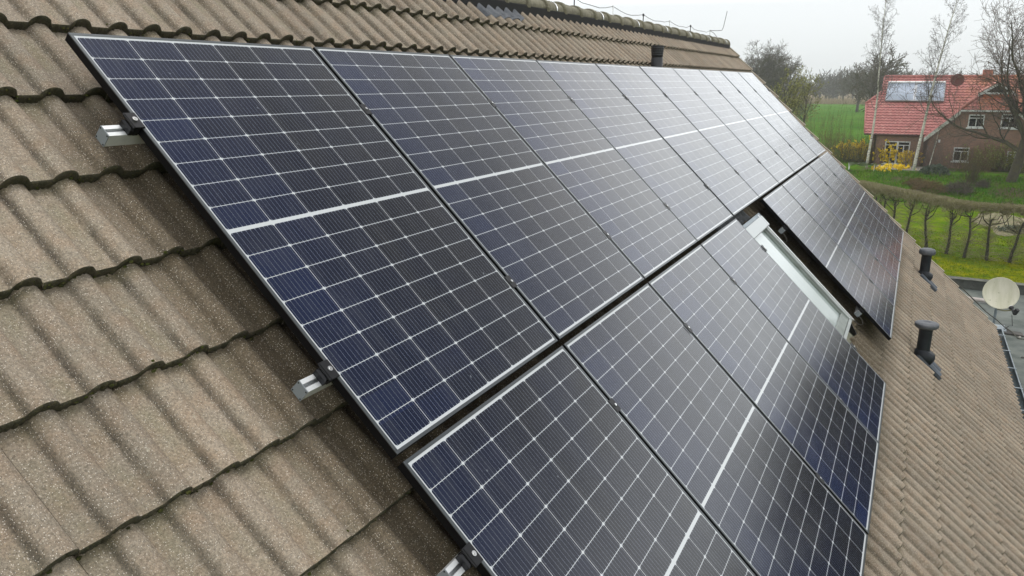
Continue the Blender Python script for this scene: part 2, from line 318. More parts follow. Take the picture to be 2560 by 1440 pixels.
# ------------------------------------------------------------------ setting: ground
def terrain_z(x, y):
    # flat garden, then a grass bank up to the neighbour's higher ground
    s = min(max((x - 56.5)/5.0, 0), 1); z = s*s*(3-2*s)*1.0
    if x > 60: z += 0.05*math.sin(y*.9)*math.sin(x*.37)
    if 56.5 < x < 63: z += .10*mnoise.noise(Vector((x*.7, y*.5, 0)))
    if 54.0 < x < 57: z -= .25*max(0, 1-abs(x-55.6)/1.4)
    return z
def ground_material():
    m, t, b = mat('grass_ground', (.07, .11, .02), .95, spec=.0); v = objc(t); s = N(t, 'ShaderNodeSeparateXYZ', ins={0: v}); X, Yv = s.outputs['X'], s.outputs['Y']
    near = mixc(t, ramp_(t, noise_(t, v, 1.3, 6, .65), .38, .62), (.110, .165, .006), (.235, .235, .006))
    near = mixc(t, ramp_(t, noise_(t, v, .22, 4), .44, .6), near, (.095, .160, .018))
    near = mixc(t, ramp_(t, noise_(t, v, 5.0, 4, .7), .5, .68), near, (.055, .090, .014))
    midg = mixc(t, ramp_(t, noise_(t, v, 1.6, 6, .7), .38, .62), (.045, .120, .008), (.095, .180, .012))
    midg = mixc(t, ramp_(t, noise_(t, v, .5, 4), .52, .62), midg, (.10, .085, .05))
    c = mixc(t, ramp_(t, X, 36.5, 42.0), near, mixc(t, ramp_(t, noise_(t, v, .7, 4), .4, .6), (.085, .160, .006), (.160, .225, .010)))
    c = mixc(t, ramp_(t, X, 50.0, 55.0), c, midg)
    fld = mixc(t, ramp_(t, noise_(t, v, .05, 4), .4, .6), (.062, .155, .018), (.088, .182, .026))
    fld = mixc(t, ramp_(t, noise_(t, v, .7, 3), .5, .7), fld, (.052, .120, .018))
    c = mixc(t, ramp_(t, X, 66.0, 90.0), c, fld)
    c = mixc(t, ramp_(t, X, 262.0, 285.0), c, (.24, .19, .12))
    t.links.new(c, b.inputs['Base Color'])
    bump_(t, b, math_(t, 'ADD', noise_(t, v, 9, 5, .7), noise_(t, v, 2.0, 3)), .8, .12); return m
M_GROUND = ground_material()
xs = [-1800, -300, -60, -20, 0, 20, 30, 40, 48] + [52+.5*i for i in range(26)] + [66, 70, 75, 80, 90, 110, 150, 220, 300, 500, 900, 2200]
ys = [-1800, -400, -120, -60, -40] + [-30+1.0*i for i in range(61)] + [40, 60, 120, 400, 1800]
g = np.array([[(x, y, terrain_z(x, y) if x > 50 else 0.0) for y in ys] for x in xs], float)
single('ground', MB().grid(g), M_GROUND, None, None, smooth=True, kind='structure')
# bare sandy patch in the lawn behind the hedge row
bm = MB(); c0 = on_z(2520, 560, 0); k = 28
ringp = [(c0.x + (3.6+.7*math.sin(3*a)+.4*math.sin(7*a+1))*math.cos(a), c0.y - .3 + (2.2+.5*math.sin(2*a+1)+.35*math.sin(5*a))*math.sin(a), .012) for a in [2*math.pi*i/k for i in range(k)]]
bm.add([(c0.x, c0.y-.3, .012)] + ringp, [(0, i+1, (i+1) % k+1) for i in range(k)])
single('soil_patch', bm, vary('sandy_soil', (.27, .22, .15), (.13, .13, .05), 1.8, .95, bump=.5, bscale=12, bdist=.05, c3=(.09, .13, .02)), None, None, kind='structure')

# ------------------------------------------------------------------ main house: tiled roof
U0, PER, NV = .093, .15, -.170       # crest phase, roll spacing, height of the pans at a course edge
def prof(u):                            # roll profile over the pan
    d = (np.mod(u-U0+PER/2, PER) - PER/2)
    a = np.clip(np.abs(d)/.0395, 0, 1)
    r = .033*(1-a**2.0)**.62
    pan = -.0025*np.cos(np.clip((np.abs(d)-.046)/.029, 0, 1)*np.pi/2)*0
    return r + pan
EDGES = [-.92, -.5775] + [-.235+.3425*k for k in range(0, 18)] + [5.80]
rs = np.random.RandomState(3)
U_MIN, U_MAX = -4.967, 12.90
def tile_field():
    tm = MB(); first = .133 - .30*17     # joints lie .04 beyond a crest
    for k, e in enumerate(EDGES):
        top = (EDGES[k-1] if k else -.99) - .07
        if k == 0: top = -.94
        ja = first
        while ja < U_MAX - .05:
            jb = min(ja + .30, U_MAX)
            near = ja < 2.6
            nu = 50 if near else 28
            us = np.linspace(ja+.0018, jb-.0018, nu)
            dz = rs.normal(0, .0011); tl = rs.normal(0, .0012); de = rs.normal(0, .0022); sk = rs.normal(0, .0025)
            vs = ([e-.004, e-.012, e-.03] + list(np.linspace(e-.07, top, 7 if near else 3)))[::-1]
            rows = []
            h = prof(us)
            slope = .034/.3425
            lat = (us-ja)/.30-.5
            for v in vs:
                vv = v + (de + lat*sk if v > e-.05 else 0)
                n = NV + h - (e-v)*slope + dz + tl*lat
                rows.append(np.stack([us, np.full(nu, -vv), n], 1))
            rough = rs.normal(0, .0018 if near else .0008, nu); rough2 = rs.normal(0, .0022 if near else .0005, nu)
            def low(vo, no): return np.stack([us, -(e+de+lat*sk+vo+rough), NV+h+dz+tl*lat+no+rough2], 1)
            r1 = low(0, -.0022); r2 = low(.0018, -.012); r3 = low(-.001, -.0335)
            G = np.stack(rows); a = G.shape[0]
            G2 = np.stack([rows[-1], r1, r2, r3])
            # side skirts close the joints
            L = np.concatenate([G[:, 0], G2[1:, 0]]); R_ = np.concatenate([G[:, -1], G2[1:, -1]])
            tm.grid(G, 0); tm.grid(G2, 1)
            for S, sg in ((L, 1), (R_, -1)):
                D = S.copy(); D[:, 2] -= .012; W = np.stack([S, D] if sg > 0 else [D, S]); tm.grid(W, 0)
            ja += .30
    return tm
house = root('farmhouse', 'brick house in the foreground with the grey brown tiled roof under the panels', 'house', T(4.0, 0.8, 0))
tm = tile_field()
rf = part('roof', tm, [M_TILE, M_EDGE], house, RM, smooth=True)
bm = MB(); rm_ = random.Random(9)
for i in range(1500):
    k = rm_.randint(1, 10); uu = rm_.uniform(-2.0, 3.0) if k > 3 else rm_.uniform(-2, 6); vv = EDGES[k]+rm_.uniform(-.004, .008); hh_ = float(prof(np.array([uu]))[0]); n0 = NV+hh_-rm_.uniform(.004, .027); r_ = rm_.uniform(.003, .0085)
    if rm_.random() < .12: vv = EDGES[k]-rm_.uniform(0, .02); n0 = NV+hh_-.002
    bm.add([(uu+r_*math.cos(a)*rm_.uniform(.7, 1.3), -vv+r_*math.sin(a)*.7, n0-.002) for a in (0, 1.26, 2.5, 3.8, 5.0)] + [(uu, -vv, n0+r_*.7)], [(0, 1, 5), (1, 2, 5), (2, 3, 5), (3, 4, 5), (4, 0, 5)])
mo = part('moss', bm, vary('dark_moss', (.045, .055, .015), (.028, .028, .014), 40, .95, bump=0, c3=(.09, .085, .03)), rf, RM, smooth=True); mo['kind'] = 'stuff'
part('roof_underlay', MB().box(U_MIN, U_MAX-.03, -5.76, .90, -.26, -.215), M_UNDER, house, RM)
# far slope of the same roof
APEX = RP(0, -.93, -.17)      # ridge line (y, z)
bm = MB(); ncs = 21
for k in range(20):
    a0, a1 = .03+.3425*k, .03+.3425*(k+1)
    us = np.arange(U_MIN, U_MAX, .025); h = prof(us)
    row = lambda s, dn: np.stack([us, np.full(len(us), APEX.y + s*CT + (dn+0)*ST) + h*ST, APEX.z - s*ST + dn*CT + h*CT], 1)
    bm.grid(np.stack([row(a0-.03, -.028), row(a1, 0), row(a1, -.026)]))
part('rear_roof', bm, M_TILE, house, Matrix(), smooth=True)
# verge: stepped cloaking edge along the gable, one length per course
bm = MB(); bl = MB()
for k, e in enumerate(EDGES[1:], 1):
    a0 = EDGES[k-1]; s_ = .034/.3425
    def q(u, v, n): return (u, -v, n)
    for (u0, u1, n0, n1, m_) in ((U_MAX-.030, U_MAX+.045, -.004, .036, 0), (U_MAX+.028, U_MAX+.046, -.085, -.004, 1)):
        p = [q(u0, e, NV+.01+n0), q(u1, e, NV+.01+n0), q(u1, a0-.02, NV+.01+n0-.0345), q(u0, a0-.02, NV+.01+n0-.0345), q(u0, e, NV+.01+n1), q(u1, e, NV+.01+n1), q(u1, a0-.02, NV+.01+n1-.0345), q(u0, a0-.02, NV+.01+n1-.0345)]
        (bm if m_ == 0 else bl).hexa(p)
part('verge_trim', bm, vary('pale_verge', (.36, .32, .25), (.26, .22, .17), 9, .85), house, RM)
part('bargeboard', bl, vary('brown_board', (.075, .042, .034), (.05, .032, .028), 5, .7), house, RM)
# ridge tiles
bm = MB(); clipm = []; i = 0
joint0 = 5.513
u = joint0 - .405*26; segs = []
while u < 12.5: segs.append(u); u += .405
for i, ua in enumerate(segs):
    ub = min(ua+.405+.05, 12.92); A0, A1 = 1.10+rnd.uniform(-.02, .02), .93; dz = rnd.uniform(-.004, .004)
    arc = np.linspace(-1, 1, 17)
    def ringpt(uu, sc, th=0.0):
        a = arc*math.radians(112)
        return np.stack([np.full(17, uu), APEX.y + np.sin(a)*(.098*sc+th), APEX.z + dz - .010 + np.cos(a)*(.075*sc+th)], 1)
    # near (collared) end is the larger one
    bm.grid(np.stack([ringpt(ua-.012, A0*.84), ringpt(ua-.014, A0, .003), ringpt(ua, A0, .006), ringpt(ua+.045, A0, .006), ringpt(ua+.06, A0*.97), ringpt(ub, A1)]))
    if i % 3 == 1: clipm.append(MB().grid(np.stack([ringpt(ua+.20, 1.06, .0), ringpt(ua+.20, 1.06, .004), ringpt(ua+.225, 1.05, .004), ringpt(ua+.225, 1.05, .0)])))
bm.lathe([(0.001, 0), (.10, 0), (.10, .01)], 17, Matrix.Translation((12.92, APEX.y, APEX.z-.02)) @ Matrix.Rotation(math.pi/2, 4, 'Y'))
rt_ = part('ridge_tiles', bm, M_RIDGE, house, Matrix(), smooth=True)
for c_ in clipm: part('ridge_clip', c_, M_STEEL, rt_, Matrix())
bm = MB()     # dark ventilation strip under the ridge tiles
for sgn in (-1, 1):
    ya = APEX.y + sgn*.055; yb = APEX.y + sgn*.105
    bm.hexa([(U_MIN, ya, APEX.z-.05), (12.88, ya, APEX.z-.05), (12.88, yb, APEX.z-.11), (U_MIN, yb, APEX.z-.11), (U_MIN, ya, APEX.z+.01), (12.88, ya, APEX.z+.01), (12.88, yb, APEX.z-.035), (U_MIN, yb, APEX.z-.035)])
part('ridge_roll', bm, M_BLACK, house, Matrix())
# walls
EY = RP(0, 5.55, -.3).y
bm = MB(); zt = APEX.z - .35
yb = 2*APEX.y - EY
gable = [(12.55, EY, 0), (12.55, yb, 0), (12.55, yb, APEX.z-(yb-APEX.y)*math.tan(TH)-.30), (12.55, APEX.y, zt+.05), (12.55, EY, APEX.z-(APEX.y-EY)*math.tan(TH)-.30)]
bm.prism(gable, (.3, 0, 0)); bm.prism([(x-17.2, y, z) for x, y, z in gable], (-.3, 0, 0))
bm.box(-4.6, 12.5, EY, EY+.3, 0, gable[4][2]); bm.box(-4.6, 12.5, yb-.3, yb, 0, gable[2][2])
part('wall', bm, M_BRICK2, house, Matrix())
# gutter along the eaves
GV = RP(0, 5.86, -.21); bm = MB(); bi = MB(); gx0, gx1 = -5.0, 13.17
gl = np.linspace(0, math.pi, 13)
def gr(x, r, dz=0): return np.stack([np.full(13, x), GV.y-.035 + np.cos(gl)*r, GV.z - np.sin(gl)*r + dz], 1)
bm.grid(np.stack([gr(gx0, .078), gr(gx1, .078)])); bi.grid(np.stack([gr(gx1-.003, .074), gr(gx0, .074)]))
bm.tube([(gx0, GV.y-.035-.080, GV.z+.004), (gx1, GV.y-.035-.080, GV.z+.004)], .0105, 8)
bm.add(list(gr(gx1, .078)), [tuple(range(13))])
gut = part('gutter', bm, M_ZINC, house, Matrix(), smooth=True)
part('gutter_trough', bi, M_ZINCIN, gut, Matrix(), smooth=True)
for i in range(21):
    x = 12.75 - i*.85; b_ = MB()
    b_.box(x-.013, x+.013, GV.y-.125, GV.y+.05, GV.z+.012, GV.z+.017); b_.box(x-.013, x+.013, GV.y-.132, GV.y-.125, GV.z-.03, GV.z+.017)
    part('gutter_bracket', b_, M_ZINC, gut, Matrix())
bm = MB()     # damp leaves lying in the trough near its end
for i in range(150):
    x = rnd.choice([rnd.uniform(12.2, 12.9), rnd.uniform(8, 12.6)]); y = GV.y-.035+rnd.uniform(-.02, .06); z = GV.z-.045+abs(y-GV.y+.035)*.5+rnd.uniform(0, .03); a = rnd.uniform(0, 6); r = rnd.uniform(.012, .028)
    bm.add([(x+r*math.cos(a+j*2.1), y+r*math.sin(a+j*2.1), z+rnd.uniform(-.004, .012)) for j in range(3)], [(0, 1, 2)])
tag(bpy.data.objects[single('fallen_leaves', bm, vary('dead_leaf', (.22, .13, .05), (.12, .08, .035), 30, .8, bump=0), 'brown dead leaves lying in the end of the grey gutter', 'leaves').name], kind='stuff')

# lead dressed over the tiles below a chimney at the ridge
def drape(u0, u1, v0, v1, nu, nv, lift=.006, ragged=0.0, seed=1):
    P = np.zeros((nv, nu, 3)); r = np.random.RandomState(seed)
    for i in range(nv):
        for j in range(nu):
            tt = i/(nv-1); uu = u0+(u1-u0)*j/(nu-1); vv = v0+(v1-v0)*tt + (ragged*(mnoise.noise(Vector((uu*5, seed, 0)))+.5*mnoise.noise(Vector((uu*14, seed, 1)))) if i else 0)
            k = next((q for q in range(len(EDGES)) if EDGES[q] >= vv), 0); nn = NV + float(prof(np.array([uu]))[0])*.92 - (EDGES[k]-vv)*.034/.3425 + lift + .004*mnoise.noise(Vector((uu*9, vv*9, 2)))
            P[i, j] = (uu, -vv, nn)
    return P
lf = MB(); G = drape(3.80, 4.50, -.93, -.665, 60, 12, .008, .07, 4); lf.grid(G); G_ = G.copy(); G_[:, :, 2] -= .004; lf.grid(G_[:, ::-1])
part('lead_flashing', lf, M_LEAD, house, RM, smooth=True)
ch = MB(); cx0, cx1 = 3.55, 4.28; cy0, cy1 = APEX.y+.0, APEX.y+.60; ch.box(cx0, cx1, cy0, cy1, APEX.z-.6, APEX.z+1.1); ch.box(cx0-.04, cx1+.04, cy0-.04, cy1+.04, APEX.z+1.1, APEX.z+1.18)
chm = part('chimney', ch, M_BRICK2, house, Matrix())

# ------------------------------------------------------------------ solar panels
PW, PL, GAP = 1.134, 1.722, .0181
PIT = PW + GAP
def panel_meshes():
    fr = MB(); lip, hgt, c = .0115, .032, .0008
    for (x0, x1, y0, y1) in ((0, PW, -lip, 0), (0, PW, -PL, -PL+lip), (0, lip, -PL+lip, -lip), (PW-lip, PW, -PL+lip, -lip)):
        fr.box(x0, x1, y0, y1, -.004, 0, 0, c=c)
    for (x0, x1, y0, y1) in ((0, PW, -.0025, 0), (0, PW, -PL, -PL+.0025), (0, .0025, -PL+.0025, -.0025), (PW-.0025, PW, -PL+.0025, -.0025)):
        fr.box(x0+.0001, x1-.0001, y0+.00005, y1-.00005, -hgt, -.004, 1)
    gl_ = MB().box(lip-.002, PW-lip+.002, -PL+lip-.002, -lip+.002, -.0055, -.0016)
    bk = MB().box(lip, PW-lip, -PL+lip, -lip, -.0075, -.0058)
    return fr, gl_, bk
fr, gl_, bk = panel_meshes()
ordn = ['first', 'second', 'third', 'fourth', 'fifth', 'sixth', 'seventh', 'eighth', 'ninth', 'tenth']
spots = []
for i in range(10):
    lab = {0: 'nearest and largest solar panel of the upper row, its side open to the tiles',
           9: 'farthest solar panel of the upper row, pale beside the gable verge'}.get(i, f'{ordn[i]} solar panel from the near left end of the upper row' + (', pale with glare' if i > 3 else ''))
    spots.append((i*PIT, 0.0, lab, 'solar panels of the upper row'))
for i in range(4):
    lab = ['nearest solar panel of the lower row at the bottom edge of the photo', 'second solar panel of the lower row counted from the near end', 'third solar panel of the lower row, two away from the roof window', 'fourth solar panel of the lower row, its far edge along the roof window'][i]
    spots.append((i*PIT-.0021, PL+.0267, lab, 'solar panels of the lower row'))
for i in range(5):
    lab = ['solar panel of the lower row just beyond the roof window, its black side showing', 'second solar panel beyond the roof window in the lower row', 'third solar panel beyond the roof window in the lower row', 'fourth solar panel beyond the roof window in the lower row', 'last solar panel of the lower row beside the gable verge, cloudy reflections'][i]
    spots.append((5.7959+i*PIT, PL+.0267, lab, 'solar panels beyond the roof window'))
proto = None
for (u, v, lab, grp) in spots:
    M = RM @ Matrix.Translation((u, -v, rnd.uniform(-.0008, .0008))) @ Matrix.Rotation(rnd.uniform(-.0012, .0012), 4, 'X') @ Matrix.Rotation(rnd.uniform(-.0012, .0012), 4, 'Y')
    if proto is None:
        proto = root('solar_panel', lab, 'solar panel', M, grp)
        part('frame', fr, [M_FRAME, M_FSIDE], proto); part('glass', gl_, M_CELL, proto); part('backsheet', bk, mat('white_backsheet', (.6, .6, .6), .6)[0], proto)
    else:
        c_ = copy_tree(proto, M, lab); c_['group'] = grp
# mounting rails
def clamp_mb(mid):
    b_ = MB()
    if mid:
        b_.box(-.020, .020, -.03, .03, .0006, .0040, c=.0008); b_.box(-.0075, .0075, -.03, .03, -.037, .0006)
    else:
        b_.box(-.034, .008, -.032, .032, .0006, .0045, c=.001); b_.box(-.018, -.001, -.026, .026, -.038, .0006); b_.box(-.034, -.018, -.024, .024, -.038, -.012, c=.006); b_.box(-.030, -.026, -.030, .030, -.006, .0062)
    return b_
RAILN = -.0375
def rail(u0, u1, v, label, ends, mids, hook_at=()):
    r = root('mounting_rail', label, 'mounting rail', RM @ Matrix.Translation((u0, -v, RAILN)), 'mounting rails under the panels')
    L = u1-u0; b_ = MB(); hw = .0215
    for a, b2, z0, z1 in ((-hw, -.0065, -.011, 0), (.0065, hw, -.011, 0), (-hw, hw, -.046, -.0235), (-hw, -.0150, -.0235, -.011), (.0150, hw, -.0235, -.011)): b_.box(.003, L-.003, a, b2, z0, z1)
    part('rail_body', b_, M_ALU, r)
    for x0, x1, sg in ((0, .003, -1), (L-.003, L, 1)):
        c_ = MB().box(x0, x1, -hw-.001, hw+.001, -.047, .001)
        xx = x0 if sg < 0 else x1
        for yy in (-.018, .018):
            for zz in (-.005, -.041): c_.box(min(xx, xx+sg*.0012), max(xx, xx+sg*.0012), yy-.0022, yy+.0022, zz-.0022, zz+.0022, 1)
        part('end_cap', c_, [M_CAP, M_BLACK], r)
    W = RM @ Matrix.Translation((0, -v, 0))
    for uu, sg in ends:
        MM = W @ Matrix.Translation((uu, 0, 0)) @ Matrix.Rotation(0 if sg > 0 else math.pi, 4, 'Z')
        c_ = part('clamp', clamp_mb(False), M_CLAMP, r, MM)
        part('bolt', MB().lathe([(.0001, .0125), (.0035, .0125), (.0040, .0105), (.0085, .0105), (.0085, .0045), (.001, .0045)][::-1], 14, Matrix.Translation((-.012, 0, 0))), M_STEEL, c_, MM, smooth=False)
    for uu in mids:
        MM = W @ Matrix.Translation((uu, 0, 0))
        c_ = part('clamp', clamp_mb(True), M_CLAMP, r, MM)
        part('bolt', MB().lathe([(.001, .004), (.0065, .004), (.0065, .009), (.0001, .0095)], 12), M_STEEL, c_, MM)
    for uu in hook_at:
        h = MB(); y0 = -.0
        pts = [(uu, y0, -.075-RAILN*0), (uu, y0-.035, -.078), (uu, y0-.075, -.082), (uu, y0-.105, -.098), (uu, y0-.108, -.118), (uu, y0-.085, -.133), (uu, y0-.03, -.138)]
        for p_, q_ in zip(pts[:-1], pts[1:]): pass
        h.tube(pts, .0045, 6); h.box(uu-.018, uu+.018, -.024, .024, -.0845, -.0835)
        part('roof_hook', h, mat('hook_steel', (.14, .13, .12), .5, .8)[0], r, W, smooth=True)
    return r
mids_u = [PIT*i-GAP/2 for i in range(1, 10)]
rail(-.098, 11.56, .392, 'upper rail of the upper row, its silver end sticking out near the top left', [(0, 1), (10*PIT-GAP, -1)], mids_u)
rail(-.094, 11.56, 1.402, 'lower rail of the upper panel row, its silver end sticking out left of centre', [(0, 1), (10*PIT-GAP, -1)], mids_u)
ml = [PIT*i-GAP/2-.0021 for i in range(1, 4)]
rail(-.094, 4.64, 2.075, 'upper rail of the lower row, its silver end sticking out at the bottom edge', [(-.0021, 1), (4*PIT-GAP-.0021, -1)], ml)
rail(-.094, 4.64, 3.106, 'lower rail of the four near panels in the lower row, mostly hidden below them', [(-.0021, 1), (4*PIT-GAP-.0021, -1)], ml)
mr = [5.7959+PIT*i-GAP/2 for i in range(1, 5)]
rail(5.7959-.055, 11.56, 2.090, 'upper rail beyond the roof window, its end and hook showing in the dark gap', [(5.7959, 1), (5.7959+5*PIT-GAP, -1)], mr, (5.80,))
rail(5.7959-.055, 11.56, 3.110, 'lower rail beyond the roof window, its end near the foot of the gap', [(5.7959, 1), (5.7959+5*PIT-GAP, -1)], mr, (5.80,))

# ------------------------------------------------------------------ roof window between the lower panels
rw = root('roof_window', 'grey framed roof window in the gap between the lower panels', 'roof window', RM @ Matrix.Translation((4.60, -1.86, 0)))
A1, B1 = .80, 1.18
bm = MB(); bm.box(0, .045, -B1, -.10, -.16, -.052); bm.box(A1-.045, A1, -B1, -.10, -.16, -.052); bm.box(0, A1, -B1-.03, -B1, -.16, -.06)
part('outer_frame', bm, vary('window_cladding', (.36, .38, .37), (.27, .30, .29), 12, .45, .3, bump=0), rw)
bm = MB()
for k, (o, z) in enumerate(((.050, -.056), (.071, -.066), (.090, -.060))):
    bm.box(A1-o-.010, A1-o, -B1+.02, -.11, -.12, z, c=.002); bm.box(o, o+.010, -B1+.02, -.11, -.12, z, c=.002)
bm.box(.047, A1-.047, -B1+.004, -B1+.09, -.12, -.062, c=.003)
part('sash', bm, vary('sash_metal', (.24, .27, .25), (.17, .19, .17), 9, .4, .5, bump=0), rw)
mg, tg, bg_ = mat('roof_window_glass', (.34, .39, .38), .03, ior=1.7); part('glass_pane', MB().box(.099, A1-.099, -B1+.09, -.11, -.085, -.080), mg, rw)
bm = MB(); bm.box(-.02, A1+.015, -.112, .0, -.10, -.022, c=.006); part('top_cover', bm, mat('pale_grey_cover', (.50, .53, .53), .42, .5)[0], rw)
bm = MB(); bm.box(-.10, A1+.10, 0, .035, -.15, -.045, c=.003); part('gutter_flashing', bm, M_ZINC, rw)
bm = MB(); bm.box(A1+.002, A1+.020, -B1-.04, .02, -.15, -.044); bm.box(-.016, -.004, -B1-.04, .02, -.15, -.046); part('side_flashing', bm, M_STEEL, rw)
lf = MB(); G = drape(4.50, 5.50, 3.05, 3.20, 60, 6, .007, .02, 8); G_ = G.copy(); lf.grid(G)
part('apron_flashing', lf, vary('mossy_lead', (.14, .15, .12), (.20, .19, .13), 6, .7, .2), rw, RM, smooth=True)
lf = MB(); G = drape(4.45, 5.55, 1.66, 1.84, 60, 6, .012, .01, 9); lf.grid(G)
part('head_flashing', lf, vary('crumpled_lead', (.10, .105, .11), (.055, .06, .06), 12, .6, .3, bump=.8, bscale=20, bdist=.03), rw, RM, smooth=True)
bm = MB(); bm.hexa([Vector(p) for p in ((5.38, -3.08, -.145), (5.45, -3.08, -.145), (5.43, -3.19, -.14), (5.40, -3.19, -.14), (5.38, -3.08, -.075), (5.45, -3.08, -.085), (5.43, -3.19, -.11), (5.40, -3.19, -.11))])
part('corner_bracket', bm, M_CLAMP, rw, RM)

# ------------------------------------------------------------------ vents and flue
def vent(u, v, hgt, rr, capr, label):
    M = Matrix.Translation(RP(u, v, -.14)); r = root('vent_pipe', label, 'vent pipe', M, 'grey vent pipes on the lower roof')
    part('pipe', MB().lathe([(rr*1.04, -.12), (rr*1.04, .02), (rr*1.0, .05), (rr, .06), (rr, hgt-.05), (rr*1.05, hgt-.045), (rr*1.05, hgt-.02)], 28), M_PLASTIC, r, smooth=True)
    if capr > .113: cp = [(rr*.9, hgt-.03), (capr*.86, hgt-.03), (capr*.99, hgt-.015), (capr, hgt+.012), (capr*.96, hgt+.020), (capr*.55, hgt+.026), (capr*.28, hgt+.030), (capr*.26, hgt+.026), (.002, hgt+.026)]
    else: cp = [(rr*.9, hgt-.04), (capr*.92, hgt-.045), (capr*.99, hgt-.03), (capr, hgt-.005), (capr*.97, hgt+.015), (capr*.86, hgt+.032), (capr*.6, hgt+.042), (.002, hgt+.046)]
    part('rain_cap', MB().lathe(cp, 32), M_CAPTOP, r, smooth=True)
    cone = MB(); Mr = Matrix.Rotation(TH, 4, 'X')
    cone.lathe([(.095, -.03), (.094, .015), (.088, .045), (.068, .075), (.050, .078)], 26, Matrix.Translation((0, -.012, -.012)) @ Matrix.Rotation(TH*.72, 4, 'X') @ Matrix.Scale(1.15, 4, (0, 1, 0)))
    part('collar', cone, M_PLASTIC, r, smooth=True)
    pl = MB(); us = np.linspace(u-.14, u+.14, 30); vv = np.linspace(v-.05, v+.27, 10); G = np.zeros((10, 30, 3))
    for i, b2 in enumerate(vv):
        G[i] = np.stack([us, np.full(30, -b2), NV + prof(us) + .006 + .004*(i > 0)], 1)
    pl.grid(G); G2 = G[-1:].copy(); G3 = G2.copy(); G3[..., 2] -= .03; pl.grid(np.concatenate([G2, G3])); 
    for s_ in (0, -1):
        S = G[:, s_].copy(); D = S.copy(); D[:, 2] -= .03; pl.grid(np.stack([D, S] if s_ else [S, D]))
    part('base_tile', pl, vary('blue_grey_plastic', (.070, .085, .105), (.050, .060, .074), 9, .45, bump=0), r, RM, smooth=True)
vent(11.0, 4.08, .36, .068, .112, 'far vent pipe with a rounded mushroom cap, close to the verge and the hedge')
vent(7.0, 4.04, .33, .064, .1141, 'near vent pipe with a flat pale disc cap, in the middle of the bare tiles')
fl = root('flue_pipe', 'black flue pipe with a flared ribbed top standing behind the upper panel row', 'flue pipe', Matrix.Translation(RP(6.9, -.10, -.15)))
prf = [(.064, -.15), (.064, .14), (.060, .142), (.061, .165)]
for i in range(4): z = .165+i*.024; r0 = .062+i*.0022; prf += [(r0, z), (r0+.003, z+.004), (r0+.003, z+.017), (r0, z+.022)]
prf += [(.073, .268), (.073, .276), (.066, .276), (.060, .20), (.001, .19)]
part('pipe', MB().lathe(prf, 28), mat('matt_black_plastic', (.012, .013, .016), .5)[0], fl, smooth=True)
part('collar', MB().lathe([(.11, -.09), (.10, -.03), (.075, .0), (.064, .005)], 24, Matrix.Rotation(TH*.8, 4, 'X')), mat('black_collar', (.012, .013, .016), .5)[0], fl, smooth=True)

# ------------------------------------------------------------------ lightning conductor on the ridge
lc = root('lightning_conductor', 'thin lightning conductor wire along the ridge with a short upright rod at its end', 'lightning conductor', Matrix.Translation((12.0, APEX.y, APEX.z+.06)))
hs = [1.2, 2.4, 3.0, 4.85, 5.97, 7.10, 8.21, 9.38, 10.51, 11.76]; ztop = APEX.z + .062
wp = []
for i, a in enumerate(hs):
    hb = MB(); hgt = .105 + rnd.uniform(-.01, .01); hb.tube([(a, APEX.y, ztop-.01), (a, APEX.y, ztop+hgt)], .006, 6); hb.box(a-.012, a+.012, APEX.y-.02, APEX.y+.02, ztop-.012, ztop+.006)
    hb.box(a-.012, a+.012, APEX.y-.009, APEX.y+.009, ztop+hgt-.028, ztop+hgt); part('wire_holder', hb, M_STEEL if i % 2 else M_CLAMP, lc, Matrix())
    wp.append((a, APEX.y, ztop+hgt-.01))
    if i < len(hs)-1:
        b2 = hs[i+1]
        for tt in (.2, .4, .6, .8): wp.append((a+(b2-a)*tt, APEX.y+.01*math.sin(i*3+tt*9), ztop+.088-.035*math.sin(math.pi*tt)**.6+.006*math.sin(i+tt*12)))
M_HOOK = mat('hook_steel', (.16, .15, .14), .5, .8)[0]
M_WIRE = mat('dull_wire', (.16, .16, .16), .5, .7)[0]
part('wire', MB().tube(wp, .0036, 5), M_WIRE, lc, Matrix())
e0 = Vector(wp[-1])
part('wire', MB().tube([e0, e0+Vector((.3, 0, -.03)), e0+Vector((.75, -.01, -.14)), e0+Vector((1.15, -.10, -.24)), e0+Vector((1.16, -.5, -.62))], .0045, 5), M_WIRE, lc, Matrix(), label='wire end dropping over the verge')
part('air_rod', MB().tube([e0, e0+Vector((.02, -.12, -.005)), e0+Vector((.03, -.19, .0)), e0+Vector((.035, -.21, .05)), e0+Vector((.05, -.25, .30))], .005, 5), M_WIRE, lc, Matrix())

